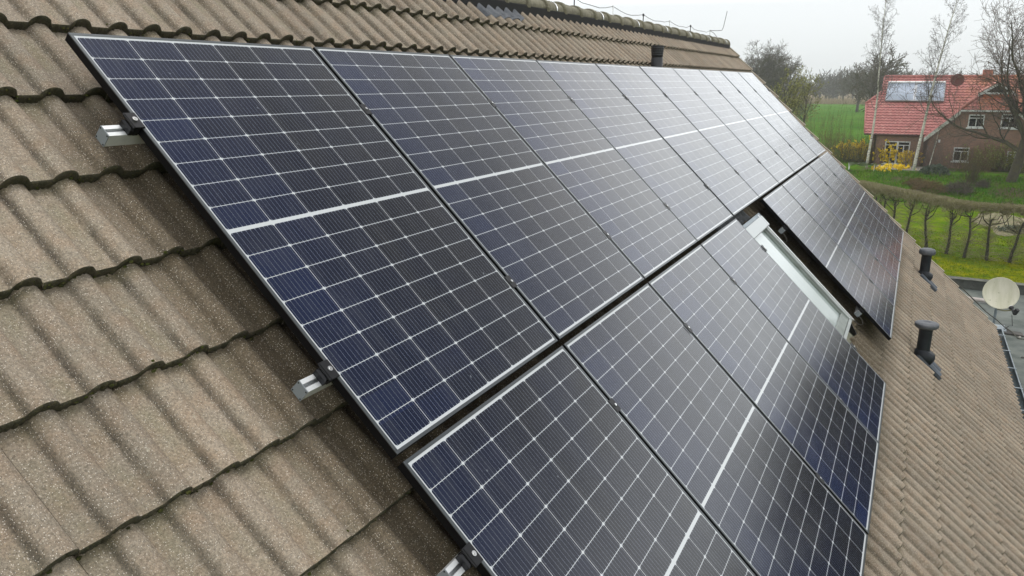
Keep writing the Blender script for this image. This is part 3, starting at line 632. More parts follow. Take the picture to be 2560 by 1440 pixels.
# ------------------------------------------------------------------ flat roofed extension at the foot of the gable
FZ = 2.75
ext = root('flat_roof_extension', 'low flat roofed extension with weathered felt roof beside the gable', 'building', T(15, -5, 0))
def felt_mat():
    m, t, b = mat('weathered_felt', (.14, .13, .12), .8, spec=.2); v = objc(t)
    c = mixc(t, ramp_(t, noise_(t, v, .55, 5, .6, .4), .42, .56), (.090, .082, .072), (.255, .225, .185))
    c = mixc(t, ramp_(t, noise_(t, v, 1.4, 5, .6), .5, .66), c, (.115, .112, .105)); c = mixc(t, ramp_(t, noise_(t, v, 6, 4), .56, .72), c, (.045, .042, .038))
    s = N(t, 'ShaderNodeSeparateXYZ', ins={0: v}); seam = math_(t, 'LESS_THAN', math_(t, 'ABSOLUTE', math_(t, 'SUBTRACT', math_(t, 'FRACT', s.outputs['X']), .5)), .012)
    c = mixc(t, math_(t, 'MULTIPLY', seam, .6), c, (.04, .04, .04)); far = ramp_(t, s.outputs['X'], 2.2, 3.0); c = mixc(t, far, c, mixc(t, ramp_(t, noise_(t, v, 3, 5), .4, .6), (.13, .145, .13), (.085, .098, .09)))
    t.links.new(c, b.inputs['Base Color']); t.links.new(ramp_(t, noise_(t, v, .9, 3), .42, .6, .55, .95), b.inputs['Roughness']); bump_(t, b, noise_(t, v, 30, 3), .3, .006); return m
XF = 19.28
part('roof_deck', MB().box(8.0, XF, -14, -4.02, FZ-.15, FZ).box(12.86, XF, -4.02, 3.5, FZ-.15, FZ), felt_mat(), ext, Matrix.Translation((15, -5, 0)) @ Matrix.Translation((-15, 5, 0)))
bm = MB().box(XF, XF+.22, -14, 3.5, FZ-.15, FZ+.22); part('parapet', bm, vary('mossy_parapet', (.035, .038, .034), (.085, .092, .08), 2.2, .9, bump=.4, bscale=14, bdist=.02, c3=(.035, .036, .03)), ext, Matrix())
bm = MB().box(XF-.02, XF+.24, -14.02, 3.5, FZ+.22, FZ+.235); part('coping', bm, vary('pale_coping', (.13, .135, .11), (.06, .062, .05), 6, .9), ext, Matrix())
bm = MB().box(8.2, XF+.1, -13.9, -4.1, 0, FZ-.15).box(13.0, XF+.1, -4.1, 3.4, 0, FZ-.15); part('wall', bm, M_BRICK2, ext, Matrix())
pp = on_z(2452, 752, FZ+.06); single('drain_pipe', MB().tube([pp+Vector((.1, .55, 0)), pp+Vector((0, .1, .02)), pp+Vector((0, -.45, .0))], .045, 14), vary('pale_pipe', (.50, .46, .43), (.38, .33, .30), 6, .6), 'short pale pipe lying on the flat roof left of the satellite dish', 'pipe', smooth=True)
# satellite dish
DC = at(2502, 733, 17.55); toc = (CAM-DC).normalized()
dn = (toc + Vector((0, -.22, .20))).normalized(); zq = dn.to_track_quat('Z', 'Y').to_matrix().to_4x4()
dish = root('satellite_dish', 'round cream satellite dish with green algae stains standing on the flat roof', 'satellite dish', Matrix.Translation((DC.x, DC.y, FZ)))
DM = Matrix.Translation(DC) @ zq
RR = .318; KS = RR/.412; pf = [(r_*KS, z_*KS) for r_, z_ in [(.001, -.062), (.1, -.058), (.2, -.046), (.3, -.024), (.38, 0), (.404, .010), (.412, .013), (.418, .008), (.416, .0), (.38, -.010), (.3, -.034), (.2, -.056), (.1, -.068), (.001, -.072)]]
def dish_mat():
    m, t, b = mat('cream_dish', (.5, .5, .4), .65); v = objc(t)
    st = N(t, 'ShaderNodeMapping', ins={'Vector': v, 'Scale': (7, 1.6, 1)}); c = mixc(t, ramp_(t, noise_(t, st.outputs[0], 1.3, 4), .4, .66), (.56, .54, .43), (.46, .45, .33))
    c = mixc(t, ramp_(t, noise_(t, v, 16, 4), .64, .74), c, (.24, .24, .15)); t.links.new(c, b.inputs['Base Color']); return m
part('reflector', MB().lathe(pf, 48, cap=False), dish_mat(), dish, DM, smooth=True)
LP = at(2532, 775, 17.25)
arm0 = DC + (at(2493, 774, 17.55)-at(2502, 733, 17.55))
part('arm', MB().tube([arm0+dn*.03, (arm0+LP)/2+Vector((-.03, 0, -.01)), LP+Vector((0, .03, -.01))], .012, 8), vary('olive_arm', (.22, .21, .09), (.15, .14, .08), 9, .7), dish, Matrix())
ld = (DC-LP).normalized(); lq = Matrix.Translation(LP) @ ld.to_track_quat('Z', 'Y').to_matrix().to_4x4()
lnb = part('receiver', MB().lathe([(.028, -.10), (.032, -.08), (.032, -.02), (.022, -.01), (.022, .02), (.042, .035), (.045, .075), (.03, .08)], 18).box(-.028, .028, -.03, .10, -.11, -.05), mat('black_receiver', (.012, .012, .014), .4)[0], dish, lq, smooth=False)
part('receiver_cap', MB().lathe([(.043, .076), (.040, .088), (.001, .094)], 18), M_WHITE, dish, lq, smooth=True)
bm = MB(); back = DC - dn*.16; bm.tube([back, Vector((back.x, back.y, FZ+.0))], .025, 10); bm.box(back.x-.22, back.x+.22, back.y-.22, back.y+.22, FZ, FZ+.04); bm.tube([DC-dn*.085, back], .05, 10)
part('mast', bm, M_ZINC, dish, Matrix())
fp = on_z(2528, 832, FZ+.02)
g1 = on_z(2480, 790, FZ+.01)
cable = [LP+Vector((0, 0, -.1)), LP+Vector((-.15, -.02, -.28)), on_z(2522, 815, FZ+.12), on_z(2508, 826, FZ+.02), on_z(2495, 832, FZ+.02)]
part('cable', MB().tube(cable, .006, 5), M_CLAMP, dish, Matrix())
c2 = [RP(12.95, 4.75, -.12), on_z(2466, 780, FZ+.45), on_z(2492, 800, FZ+.25), on_z(2512, 818, FZ+.05), fp+Vector((0, 0, .03)), on_z(2545, 846, FZ+.012), on_z(2575, 850, FZ+.012), on_z(2640, 846, FZ+.012)]
single('roof_cable', MB().tube(c2, .010, 6), vary('old_cable', (.10, .095, .07), (.05, .048, .04), 9, .8), 'brown cable running from the verge across the flat roof past the gutter end', 'cable', smooth=True)
pl = MB(); pl.hexa([fp+Vector(q) for q in ((-.14, -.20, -.02), (.10, -.17, -.02), (.14, .16, -.02), (-.10, .2, -.02), (-.14, -.20, .012), (.10, -.17, .012), (.14, .16, .012), (-.10, .2, .012))])
single('roof_slab', pl, vary('dark_slab', (.05, .048, .045), (.09, .085, .075), 5, .9), 'small dark slab lying on the flat roof beside the gutter end', 'slab')
for i, (x, y) in enumerate(((2549, 843), (2556, 895), (2520, 826))):
    q = on_z(x, y, FZ); s_ = MB(); 
    vs = []; 
    for a in range(7):
        for bb in range(4): th_ = a*2*math.pi/7; ph_ = bb*math.pi/6; rr_ = .035*(1+.3*math.sin(a*2.3+bb+i)); vs.append((rr_*math.cos(th_)*math.cos(ph_), rr_*math.sin(th_)*math.cos(ph_)*.8, rr_*.6*math.sin(ph_)))
    s_.add(vs, [(a*4+bb, ((a+1) % 7)*4+bb, ((a+1) % 7)*4+bb+1, a*4+bb+1) for a in range(7) for bb in range(3)] + [tuple(a*4+3 for a in range(7))])
    single('stone', s_, vary(f'stone_{i}', (.4, .38, .34) if i == 0 else (.06, .055, .05), (.3, .28, .25) if i == 0 else (.04, .04, .035), 9, .9), ['small white stone on the flat roof right of the dark slab', 'black lump on the flat roof at the right edge of the photo', 'small dark stone on the flat roof just behind the gutter end'][i], 'stone', Matrix.Translation(q))

# ------------------------------------------------------------------ neighbour's red roofed house
GZ = 1.0
HX, WX = 69.5, 68.4                       # main facade plane and the plane of the gabled wing
nh = root('neighbour_house', 'brick house with red pantile roof and white windows beyond the garden', 'house', T(HX, -4, GZ))
def red_tile():
    m, t, b = mat('red_pantile', (.30, .10, .08), .7); v = objc(t)
    c = mixc(t, ramp_(t, noise_(t, v, .8, 4), .35, .65), (.400, .142, .130), (.320, .112, .102)); c = mixc(t, ramp_(t, noise_(t, v, 3.5, 4), .5, .7), c, (.46, .21, .18))
    s = N(t, 'ShaderNodeSeparateXYZ', ins={0: v}); c = mixc(t, math_(t, 'MULTIPLY', ramp_(t, s.outputs['Y'], -4.5, -8.0), ramp_(t, noise_(t, v, 1.2, 3), .35, .6)), c, (.42, .175, .085))
    t.links.new(c, b.inputs['Base Color']); return m
M_RED = red_tile()
M_REDE = mat('pantile_shadow_edge', (.15, .055, .05), .8)[0]
def tiled(mb, O, ud, vd, L, left, right, course=.345, wave=.30, amp=.05):
    """O: top corner point, ud along, vd down the slope, left/right(t): extents along ud at slope distance t"""
    O, ud, vd = Vector(O), Vector(ud).normalized(), Vector(vd).normalized(); nn = ud.cross(vd); nn = nn if nn.z > 0 else -nn
    k = 0; t0 = 0
    while t0 < L-1e-6:
        t1 = min(t0+course, L); rows = []
        for (tt, dn_) in ((t0, -.045), (t1-.02, -.001), (t1, 0), (t1+.004, -.045)):
            tq = min(tt, L); a, b2 = left(tq), right(tq); n_ = max(3, int((b2-a)/(wave/6))); 
            rows.append((tt, dn_, a, b2, n_))
        n_ = max(r[4] for r in rows); R_ = []
        for tt, dn_, a, b2, _ in rows:
            row = []
            for i in range(n_+1):
                s_ = a+(b2-a)*i/n_; w_ = math.sin(2*math.pi*s_/wave); h = amp*(w_*.5+.5)**1.6
                row.append(O + ud*s_ + vd*tt + nn*(dn_+h))
            R_.append([tuple(p) for p in row])
        A = np.array(R_); mb.grid(A[:3], 0); mb.grid(A[2:], 1)
        t0 = t1
EAX, EAZ, RGX, RGZ = 69.05, 3.53, 75.0, on_x(2212, 192, 75.0).z
vd = Vector((EAX-RGX, 0, EAZ-RGZ)); SL = vd.length; vd.normalize(); YL = on_x(2212, 192, 75.0).y
def on_plane(x, y):        # pixel to the main front roof plane
    d = ray(x, y); n_ = Vector((0, 1, 0)).cross(vd); o = Vector((EAX, 0, EAZ)); return CAM + d*((o-CAM).dot(n_)/d.dot(n_))
kk = on_plane(2206, 230); hh = on_plane(2165, 259); ee = on_plane(2161, 331)
tk = (kk.x-RGX)/vd.x; thp = (hh.x-RGX)/vd.x
def leftf(t):            # ud = -Y ; distance from YL to the right; negative = further left
    ys_ = [(0, YL), (tk, kk.y), (thp, hh.y), (SL, ee.y)]
    for (a, ya), (b2, yb_) in zip(ys_[:-1], ys_[1:]):
        if t <= b2+1e-9: return -(ya+(yb_-ya)*(t-a)/(b2-a))+YL
    return -ee.y+YL
mb = MB(); tiled(mb, (RGX, YL, RGZ), (0, -1, 0), vd, SL, leftf, lambda t: 18.0)
vb = Vector((-vd.x, 0, vd.z)); tiled(mb, (RGX, YL, RGZ), (0, -1, 0), vb, SL, leftf, lambda t: 18.0)
# half hip at the left end
mirror = lambda p: Vector((2*RGX-p.x, p.y, p.z))
mb.add([kk, hh, mirror(hh), mirror(kk)], [(0, 1, 2, 3)])
roofm = part('roof', mb, [M_RED, M_REDE], nh, Matrix())
bm = MB(); bm.tube([(RGX, YL, RGZ+.03), (RGX, YL-18, RGZ+.03)], .12, 10); part('ridge', bm, M_RED, roofm, Matrix(), smooth=True)
bm = MB(); bm.tube([(RGX, YL+.02, RGZ), kk+Vector((0, .03, 0))], .05, 6); bm.tube([kk+Vector((0, .02, .02)), hh+Vector((0, .02, .02))], .11, 8); bm.tube([hh, ee], .06, 6); part('verge', bm, M_RED, roofm, Matrix(), smooth=True)
# walls of the main body
YW = .62; bm = MB(); bm.box(HX, HX+.3, -3.2, YW, GZ-.5, 3.62); bm.prism([(HX, YW, GZ-.5), (2*RGX-HX, YW, GZ-.5), (2*RGX-HX, YW, 3.6), (mirror(hh).x, YW, hh.z-.1), (hh.x, YW, hh.z-.1), (HX, YW, 3.6)], (0, -.3, 0)); bm.box(2*RGX-HX-.3, 2*RGX-HX, -16, YW, GZ-.5, 3.6)
part('wall', bm, M_BRICK, nh, Matrix())
bm = MB(); bm.tube([(EAX-.03, ee.y, EAZ-.06), (EAX-.03, -3.0, EAZ-.06)], .07, 8); bm.tube([(HX-.06, YW-.12, EAZ-.1), (HX-.06, YW-.12, GZ)], .05, 8); part('gutter', bm, mat('red_brown_gutter', (.10, .045, .04), .5)[0], nh, Matrix(), smooth=True)
# wing: gabled wall with half hip
pB = on_x(2310, 344, WX-.25); pT = on_x(2403, 275, WX-.25); pR = on_x(2550, 275, WX-.25); yc = (pT.y+pR.y)/2; zb = pB.z; zt_ = (pT.z+pR.z)/2; pT.z = zt_
sl = (zt_-zb)/(pB.y-pT.y); apz = zt_ + (pT.y-yc)*sl; yRb = 2*yc-pB.y
bm = MB(); bm.prism([(WX, pB.y-.35, GZ-.5), (WX, yRb+.35, GZ-.5), (WX, yRb+.35, zb+.12), (WX, 2*yc-pT.y, zt_-.12), (WX, pT.y, zt_-.12), (WX, pB.y-.35, zb+.12)], (.3, 0, 0))
bm.box(WX+.3, HX+.1, pB.y-.65, pB.y-.35, GZ-.5, zb+.2)
wing = part('wing_wall', bm, M_BRICK, nh, Matrix())
mb = MB(); F0 = WX-.25; ud = Vector((1, 0, 0))
hd = 1.45     # hip runs back this far to the gablet
glz = on_x(2451, 232, WX+1.2).z
for sg in (1, -1):
    top = Vector((F0, yc, apz)); dwn = Vector((0, sg*(pB.y-yc), zb-apz)); LL = dwn.length
    tt_h = (apz-zt_)/(apz-zb)*LL
    lf_ = (lambda t, a=tt_h: (hd*(1-(t/a)) if t < a else 0.0))
    tiled(mb, top, (1, 0, 0), dwn, LL, lf_, lambda t: 9.0)
hipd = Vector((-hd, 0, zt_-apz)); 
wdt = pT.y-yc
tiled(mb, (F0+hd, yc, apz), (0, -1, 0), hipd, hipd.length, lambda t: -wdt*t/hipd.length, lambda t: wdt*t/hipd.length)
part('wing_roof', mb, [M_RED, M_REDE], nh, Matrix())
bm = MB(); bm.tube([(F0+hd, yc, apz+.03), (F0+9, yc, apz+.03)], .12, 8); bm.tube([(F0+hd, yc, apz+.02), (F0, yc+wdt, zt_+.04)], .09, 8); bm.tube([(F0+hd, yc, apz+.02), (F0, yc-wdt, zt_+.04)], .09, 8); part('wing_ridge', bm, M_RED, nh, Matrix(), smooth=True)
bb = MB(); bb2 = MB()
bb.hexa([Vector(p) for p in ((F0-.04, pB.y, zb-.36), (F0, pB.y, zb-.36), (F0, pT.y, zt_-.36), (F0-.04, pT.y, zt_-.36), (F0-.04, pB.y, zb-.02), (F0, pB.y, zb-.02), (F0, pT.y, zt_-.02), (F0-.04, pT.y, zt_-.02))])
bb2.hexa([Vector(p) for p in ((F0-.04, yRb, zb-.36), (F0, yRb, zb-.36), (F0, 2*yc-pT.y, zt_-.36), (F0-.04, 2*yc-pT.y, zt_-.36), (F0-.04, yRb, zb-.02), (F0, yRb, zb-.02), (F0, 2*yc-pT.y, zt_-.02), (F0-.04, 2*yc-pT.y, zt_-.02))])
M_WW = vary('weathered_white', (.62, .62, .57), (.32, .33, .27), 2.5, .7); part('bargeboard', bb, M_WW, nh, Matrix()); part('bargeboard', bb2, M_WW, nh, Matrix())
part('fascia', MB().box(F0-.05, F0-.01, 2*yc-pT.y, pT.y, zt_-.14, zt_-.02), M_WHITE, nh, Matrix())
# gablet window near the top of the hip
GX = F0 + hd*.45; a_, b_, c_ = on_x(2451, 234, GX), on_x(2538, 236, GX), on_x(2492, 207, GX)
yg = (a_.y+b_.y)/2; hwg = (a_.y-b_.y)/2; zg0, zg1 = a_.z, c_.z
gab = part('gablet', MB().prism([(GX+.05, yg+hwg*.86, zg0), (GX+.05, yg-hwg*.86, zg0), (GX+.05, yg, zg1-.1)], (2.2, 0, 0)), M_WGLASS, nh, Matrix())
bm = MB(); th_ = .17
for sg in (1, -1): bm.hexa([Vector(p) for p in ((GX-.08, yg+sg*(hwg+.12), zg0-.22), (GX+.02, yg+sg*(hwg+.12), zg0-.22), (GX+.02, yg, zg1-.16), (GX-.08, yg, zg1-.16), (GX-.08, yg+sg*(hwg+.12), zg0-.0), (GX+.02, yg+sg*(hwg+.12), zg0-.0), (GX+.02, yg, zg1+.06), (GX-.08, yg, zg1+.06))])
bm.box(GX-.02, GX+.06, yg-hwg*.85, yg+hwg*.85, zg0-.06, zg0+.10)
part('gablet_boards', bm, M_WHITE, gab, Matrix())
mb = MB()
for sg in (1, -1):
    mb.hexa([Vector(p) for p in ((GX-.10, yg+sg*(hwg+.16), zg0-.02), (GX+2.6, yg+sg*(hwg+.16), zg0-.02), (GX+2.6, yg, zg1+.06), (GX-.10, yg, zg1+.06), (GX-.10, yg+sg*(hwg+.16), zg0+.05), (GX+2.6, yg+sg*(hwg+.16), zg0+.05), (GX+2.6, yg, zg1+.15), (GX-.10, yg, zg1+.15))])
part('gablet_roof', mb, M_RED, gab, Matrix())
part('gablet_apron', MB().prism([(GX-.02, yg+hwg*.8, zg0-.5), (GX-.02, yg-hwg*.8, zg0-.5), (GX-.02, yg-hwg*.8, zg0-.04), (GX-.02, yg+hwg*.8, zg0-.04)], (.3, 0, 0)), vary('orange_red_tile', (.42, .11, .045), (.34, .10, .05), 5, .7), gab, Matrix())
part('chimney', MB().box(74.6, 75.4, -7.6, -6.9, 7.6, 8.65), M_RED, nh, Matrix())
def window(px0, py0, px1, py1, X, mull, trans, name='window', sill=True, fw=.085):
    a = on_x(px0, py0, X); b2 = on_x(px1, py1, X); y1, y0 = a.y, b2.y; z1, z0 = a.z, b2.z
    wdw = part(name, MB().box(X-.02, X+.02, y0, y1, z0, z1), M_WGLASS, nh, Matrix())
    f_ = MB(); xo, xi = X-.06, X-.022
    f_.box(xo, xi, y0, y0+fw, z0, z1); f_.box(xo, xi, y1-fw, y1, z0, z1); f_.box(xo, xi, y0+fw, y1-fw, z0, z0+fw); f_.box(xo, xi, y0+fw, y1-fw, z1-fw, z1)
    zz = z1-(z1-z0)*trans if trans else z1-fw
    if trans: f_.box(xo-.003, xi, y0+fw, y1-fw, zz-.03, zz+.03)
    for k_, full, wd in mull:
        yy = y0+(y1-y0)*k_; f_.box(xo-.006, xi, yy-wd, yy+wd, z0+fw, (z1-fw) if full else zz-.03)
    part('window_frame', f_, M_WHITE, wdw, Matrix())
    if sill: part('sill', MB().box(X-.12, X-.0, y0-.08, y1+.08, z0-.10, z0), M_WHITE, wdw, Matrix())
window(2214, 352, 2269, 411, HX, [(.5, True, .075), (.25, False, .04), (.75, False, .04)], .17, 'patio_door')
window(2385, 368, 2419, 404, WX, [(.5, False, .03)], .28)
window(2519, 378, 2553, 409, WX, [(.5, False, .03)], .28)
window(2423, 286, 2458, 319, WX, [(.5, False, .03)], .28)
window(2505, 285, 2543, 321, WX, [(.5, False, .03)], .28)
part('wall_lamp', MB().box(WX-.12, WX-.01, on_x(2348, 352, WX).y-.07, on_x(2348, 352, WX).y+.07, on_x(2348, 356, WX).z, on_x(2348, 349, WX).z), M_WHITE, nh, Matrix())
# tube collector on the red roof
ptl, ptr, pbl, pbr = on_plane(2221, 211), on_plane(2363, 211), on_plane(2219, 254), on_plane(2362, 254)
nn = Vector((0, 1, 0)).cross(vd); nn = nn if nn.z > 0 else -nn
O_ = ptl + nn*.12; CWd = abs(ptr.y-ptl.y); CL = (pbl-ptl).length
CMt = Matrix.Translation(O_) @ Matrix(((0, -vd.x, nn.x, 0), (-1, -vd.y, nn.y, 0), (0, -vd.z, nn.z, 0), (0, 0, 0, 1)))
tcol = root('tube_collector', 'wide silver solar tube collector lying on the red tiled roof', 'solar collector', CMt)
part('header', MB().box(0, CWd, -.02, .14, -.02, .14, c=.02), M_WHITE, tcol)
part('tray', MB().box(0, CWd, -CL, -.02, -.06, -.03), mat('collector_tray', (.45, .48, .52), .5, .3)[0], tcol)
fr_ = MB(); fr_.box(-.04, 0, -CL-.05, .14, -.06, .08); fr_.box(CWd, CWd+.04, -CL-.05, .14, -.06, .08); fr_.box(0, CWd, -CL-.06, -CL, -.06, .07); fr_.box(CWd/2-.03, CWd/2+.03, -CL, -.02, -.03, .03); part('frame', fr_, vary('collector_frame', (.20, .21, .22), (.28, .29, .30), 4, .5, .2, bump=0), tcol)
mt = mat('collector_tube', (.46, .53, .64), .35, .1, ior=1.5)[0]; nt_ = 44; tub = None
for i in range(nt_):
    xx = .07 + (CWd-.14)*i/(nt_-1)
    if abs(xx-CWd/2) < .08: continue
    if tub is None: tub = part('tube', MB().tube([(0, -.03, .02), (0, -CL+.01, .02)], .036, 8), mt, tcol, smooth=True); tub.matrix_basis = Matrix.Translation((xx, 0, 0))
    else: c_ = tub.copy(); col.objects.link(c_); c_.parent = tcol; c_.matrix_basis = Matrix.Translation((xx, 0, 0))
# brown dish on that roof
q = on_x(2394, 200, WX-.2+1.0); q2 = on_plane(2393, 222)
rd = root('roof_dish', 'round red brown satellite dish standing against the red roof ridge', 'satellite dish', Matrix.Translation(q2))
dd = (CAM-q).normalized(); part('reflector', MB().lathe([(.001, -.06), (.2, -.045), (.40, 0), (.47, .02), (.475, .01), (.40, -.015), (.2, -.06), (.001, -.075)], 28, cap=False), mat('red_brown_dish', (.13, .035, .03), .6)[0], rd, Matrix.Translation(q) @ dd.to_track_quat('Z', 'Y').to_matrix().to_4x4(), smooth=True)
part('mast', MB().tube([q-dd*.08, q-dd*.2+Vector((.1, 0, -.2)), q2], .03, 6), mat('red_brown_mast', (.10, .04, .035), .6)[0], rd, Matrix())

# ------------------------------------------------------------------ trees
def grow(limb, twig, p, d, L, r, lv, P, R):
    """recursive bare branch; P holds per-level settings"""
    nseg = P['seg'][lv]; pts = [p.copy()]; dirs = [d.copy()]; q = p.copy(); dd = d.copy()
    for i in range(nseg):
        dd = (dd + Vector((R.gauss(0, 1), R.gauss(0, 1), R.gauss(0, 1)))*P['wob'][lv] + Vector((0, 0, P['up'][lv]))).normalized()
        q = q + dd*(L/nseg); pts.append(q.copy()); dirs.append(dd.copy())
    re = max(r*P['tip'][lv], P['rmin']); rad = [r+(re-r)*(i/nseg) for i in range(nseg+1)]
    last = lv >= P['lv']
    tgt = limb if lv <= P.get('limb', 1) else twig
    tgt.tube(pts, rad, 7 if lv == 0 else (5 if lv == 1 else 3), cap=(lv == 0))
    if last:
        lf = P.get('leaf')
        if lf:
            for i in range(lf[1]):
                k = R.randint(0, nseg-1); c = pts[k].lerp(pts[k+1], R.random()) + Vector((R.gauss(0, .03), R.gauss(0, .03), R.gauss(0, .03))); s_ = lf[2]*R.uniform(.6, 1.3)
                a = Vector((R.gauss(0, 1), R.gauss(0, 1), R.gauss(0, 1))).normalized(); b2 = a.orthogonal().normalized()
                lf[0].add([c-a*s_, c+b2*s_*.7, c+a*s_, c-b2*s_*.7], [(0, 1, 2, 3)])
        return
    n = P['n'][lv]; s0 = P['start'][lv]
    for i in range(n):
        t = s0 + (1-s0)*((i+R.random()*.9)/n); t = min(t, .999); k = int(t*nseg); c = pts[k].lerp(pts[k+1], t*nseg-k); bd = dirs[min(k+1, nseg)]
        ax = bd.orthogonal().normalized(); ax.rotate(Matrix.Rotation(R.uniform(0, 2*math.pi) if P.get('spiral') is None else P['spiral']*i+R.uniform(-.4, .4), 3, bd))
        an = math.radians(R.gauss(P['ang'][lv], P.get('angs', 9) if lv == 0 else 10)); nd = (bd*math.cos(an) + ax*math.sin(an)).normalized()
        rr = rad[k]*P['rr'][lv]; LL = L*P['len'][lv]*(P.get('shape', lambda x: 1-.55*x)(t))*(R.uniform(.9, 1.06) if lv == 0 else R.uniform(.75, 1.2))
        grow(limb, twig, c, nd, LL, max(rr, P['rmin']), lv+1, P, R)
def tree(name, label, cat, M, P, H, r, seed, mb_, mt_, lean=(0, 0), leafm=None, group=None, crown_name='crown'):
    R = random.Random(seed); l, t_ = MB(), MB(); lf = MB() if leafm else None
    if leafm: P = dict(P); P['leaf'] = (lf, P['leafn'], P['leafs'])
    grow(l, t_, Vector((0, 0, -.15)), Vector((lean[0], lean[1], 1)).normalized(), H, r, 0, P, R)
    ro = root(name, label, cat, M, group); part('trunk', l, mb_, ro, smooth=True); c_ = part(crown_name, t_, mt_, ro)
    if leafm: part('leaves', lf, leafm, c_)
    return ro
BIRCH = dict(lv=3, seg=[12, 8, 6, 4], wob=[.025, .09, .13, .18], up=[.02, .05, -.02, -.30], tip=[.06, .15, .3, .5], rmin=.006, n=[40, 8, 6], start=[.30, .15, .1], ang=[36, 38, 42], rr=[.30, .5, .6], len=[.24, .45, .5], limb=0, shape=lambda x: 1.15-.85*x)
OAK = dict(lv=4, seg=[6, 8, 6, 5, 3], wob=[.04, .12, .16, .2, .2], up=[.0, .06, .05, .04, .04], tip=[.55, .2, .25, .35, .5], rmin=.010, n=[11, 9, 7, 5], start=[.30, .18, .15, .1], ang=[52, 44, 42, 42], rr=[.55, .50, .5, .5], len=[.95, .55, .52, .5], limb=1, shape=lambda x: 1.05-.25*x)
# right: two birches, one sapling
b1 = on_z(2166, 418, GZ); tree('birch_tree', 'tall slim birch at the left corner of the red roofed house', 'tree', T(b1.x, b1.y, GZ), BIRCH, 14.2, .105, 11, M_BIRCH, M_BTWIG, lean=(0, -.045), group='bare birches in front of the red house')
b2 = on_z(2283, 428, GZ); tree('birch_tree', 'tall birch in front of the tube collector between patio door and gable wing', 'tree', T(b2.x, b2.y, GZ), BIRCH, 14.3, .125, 23, M_BIRCH, M_BTWIG, lean=(0, -.04), group='bare birches in front of the red house')
SAP = dict(BIRCH); SAP.update(lv=2, n=[14, 7], seg=[8, 5, 4], start=[.4, .2], len=[.3, .45], rmin=.008)
b3 = on_z(2316, 434, GZ); tree('birch_sapling', 'thin pale sapling right of the larger birch before the brick wall', 'tree', T(b3.x, b3.y, GZ), SAP, 3.6, .035, 5, M_BIRCH, M_BTWIG, lean=(0, -.12))
# big leaning tree on the right
bt = on_z(2516, 474, .45)
BIG = dict(lv=4, seg=[5, 11, 8, 6, 4], wob=[.03, .12, .17, .20, .22], up=[.0, .10, .08, .05, .03], tip=[.78, .16, .25, .35, .5], rmin=.009, n=[12, 12, 8, 5], start=[.55, .12, .12, .1], ang=[50, 44, 46, 46], rr=[.50, .46, .5, .5], len=[1.55, .42, .48, .5], limb=2, spiral=2.4, shape=lambda x: 1.1-.25*x)
tree('old_tree', 'large bare old tree with a thick leaning trunk at the right edge of the photo', 'tree', T(bt.x, bt.y, .35, .4), BIG, 5.2, .35, 31, M_BARKG, M_TWIG, lean=(.10, -.30))
# round oak behind the verge on the left
ok = at(1900, 206, 158)
OK2 = dict(OAK); OK2.update(rmin=.022, n=[20, 12, 9, 6], start=[.22, .12, .12, .1], ang=[44, 44, 42, 42], angs=22, len=[1.75, .50, .50, .5], up=[0, .03, .03, .02, .02], wob=[.03, .08, .13, .18, .2], shape=lambda x: 1.02-.18*x)
oak = tree('oak_tree', 'big round bare tree rising behind the roof verge left of the field', 'tree', T(ok.x, ok.y, GZ), OK2, 4.9, .50, 41, M_BARK, M_OLDTWIG)
# medium trees at field edge and behind the red house (copies of two more models)
MED = dict(OAK); MED.update(up=[0, .03, .03, .02, .02], rmin=.026, n=[10, 8, 6, 4], start=[.28, .15, .15, .1], len=[.85, .55, .5, .5])
med = tree('field_tree', 'dark bare tree with a clear trunk standing at the far edge of the green field', 'tree', T(0, 0, 0), MED, 5.6, .28, 51, M_BARK, M_OLDTWIG)
p = on_z(2107, 259, GZ); med.matrix_basis = T(p.x, p.y, GZ, 1.0, 1.15)
def put(src, px, D, s_, rz, label, grp=None, z=GZ):
    q = at(px, 206, D); c_ = copy_tree(src, T(q.x, q.y, z, rz, s_), label)
    if grp: c_['group'] = grp
    elif 'group' in c_: del c_['group']
    return c_
GB = 'bare trees behind the red roofed house'
put(med, 2187, 128, 1.22, 2.0, 'large bare tree just left of the red roof ridge, behind the slimmer birch', GB)
put(med, 2150, 200, 1.25, 3.0, 'bare tree between the dark field tree and the red house', GB)
for i, (px, D, s_, l_) in enumerate(((2215, 165, .85, 'broad bare tree whose crown shows above the left end of the red ridge'), (2262, 150, .74, 'bare treetop behind the red ridge left of the second birch'), (2305, 160, .78, 'bare treetop behind the red ridge right of the second birch'), (2352, 150, .72, 'low bare treetop behind the red ridge near the brown dish'), (2420, 165, .80, 'bare treetop behind the ridge above the gablet, seen through branches'), (2490, 150, .75, 'bare treetop behind the ridge near the right edge of the photo'))):
    put(oak if i % 2 else med, px, D, s_*(.80 if i % 2 else 1.15), i*1.3, l_, GB)
# trees standing to the right of the garden, mirrored in the lower panels
GR = 'bare trees in the garden to the right'
sidel = ['tall bare tree in the garden right of the flat roof', 'broad bare tree further right in the garden', 'bare tree beside the drive right of the house', 'old bare tree near the front garden', 'slender bare tree right of the house front', 'wide bare tree at the far right of the garden']
for i, (az, D, s_) in enumerate(((-15, 46, .62), (-21, 40, .80), (-28, 44, .85), (-35, 38, .85), (-44, 42, 1.0), (-55, 40, .9))):
    a = math.radians(az); c_ = copy_tree(oak, T(CAM.x+D*math.cos(a), CAM.y+D*math.sin(a), 0, i*1.7, s_), sidel[i]); c_['group'] = GR
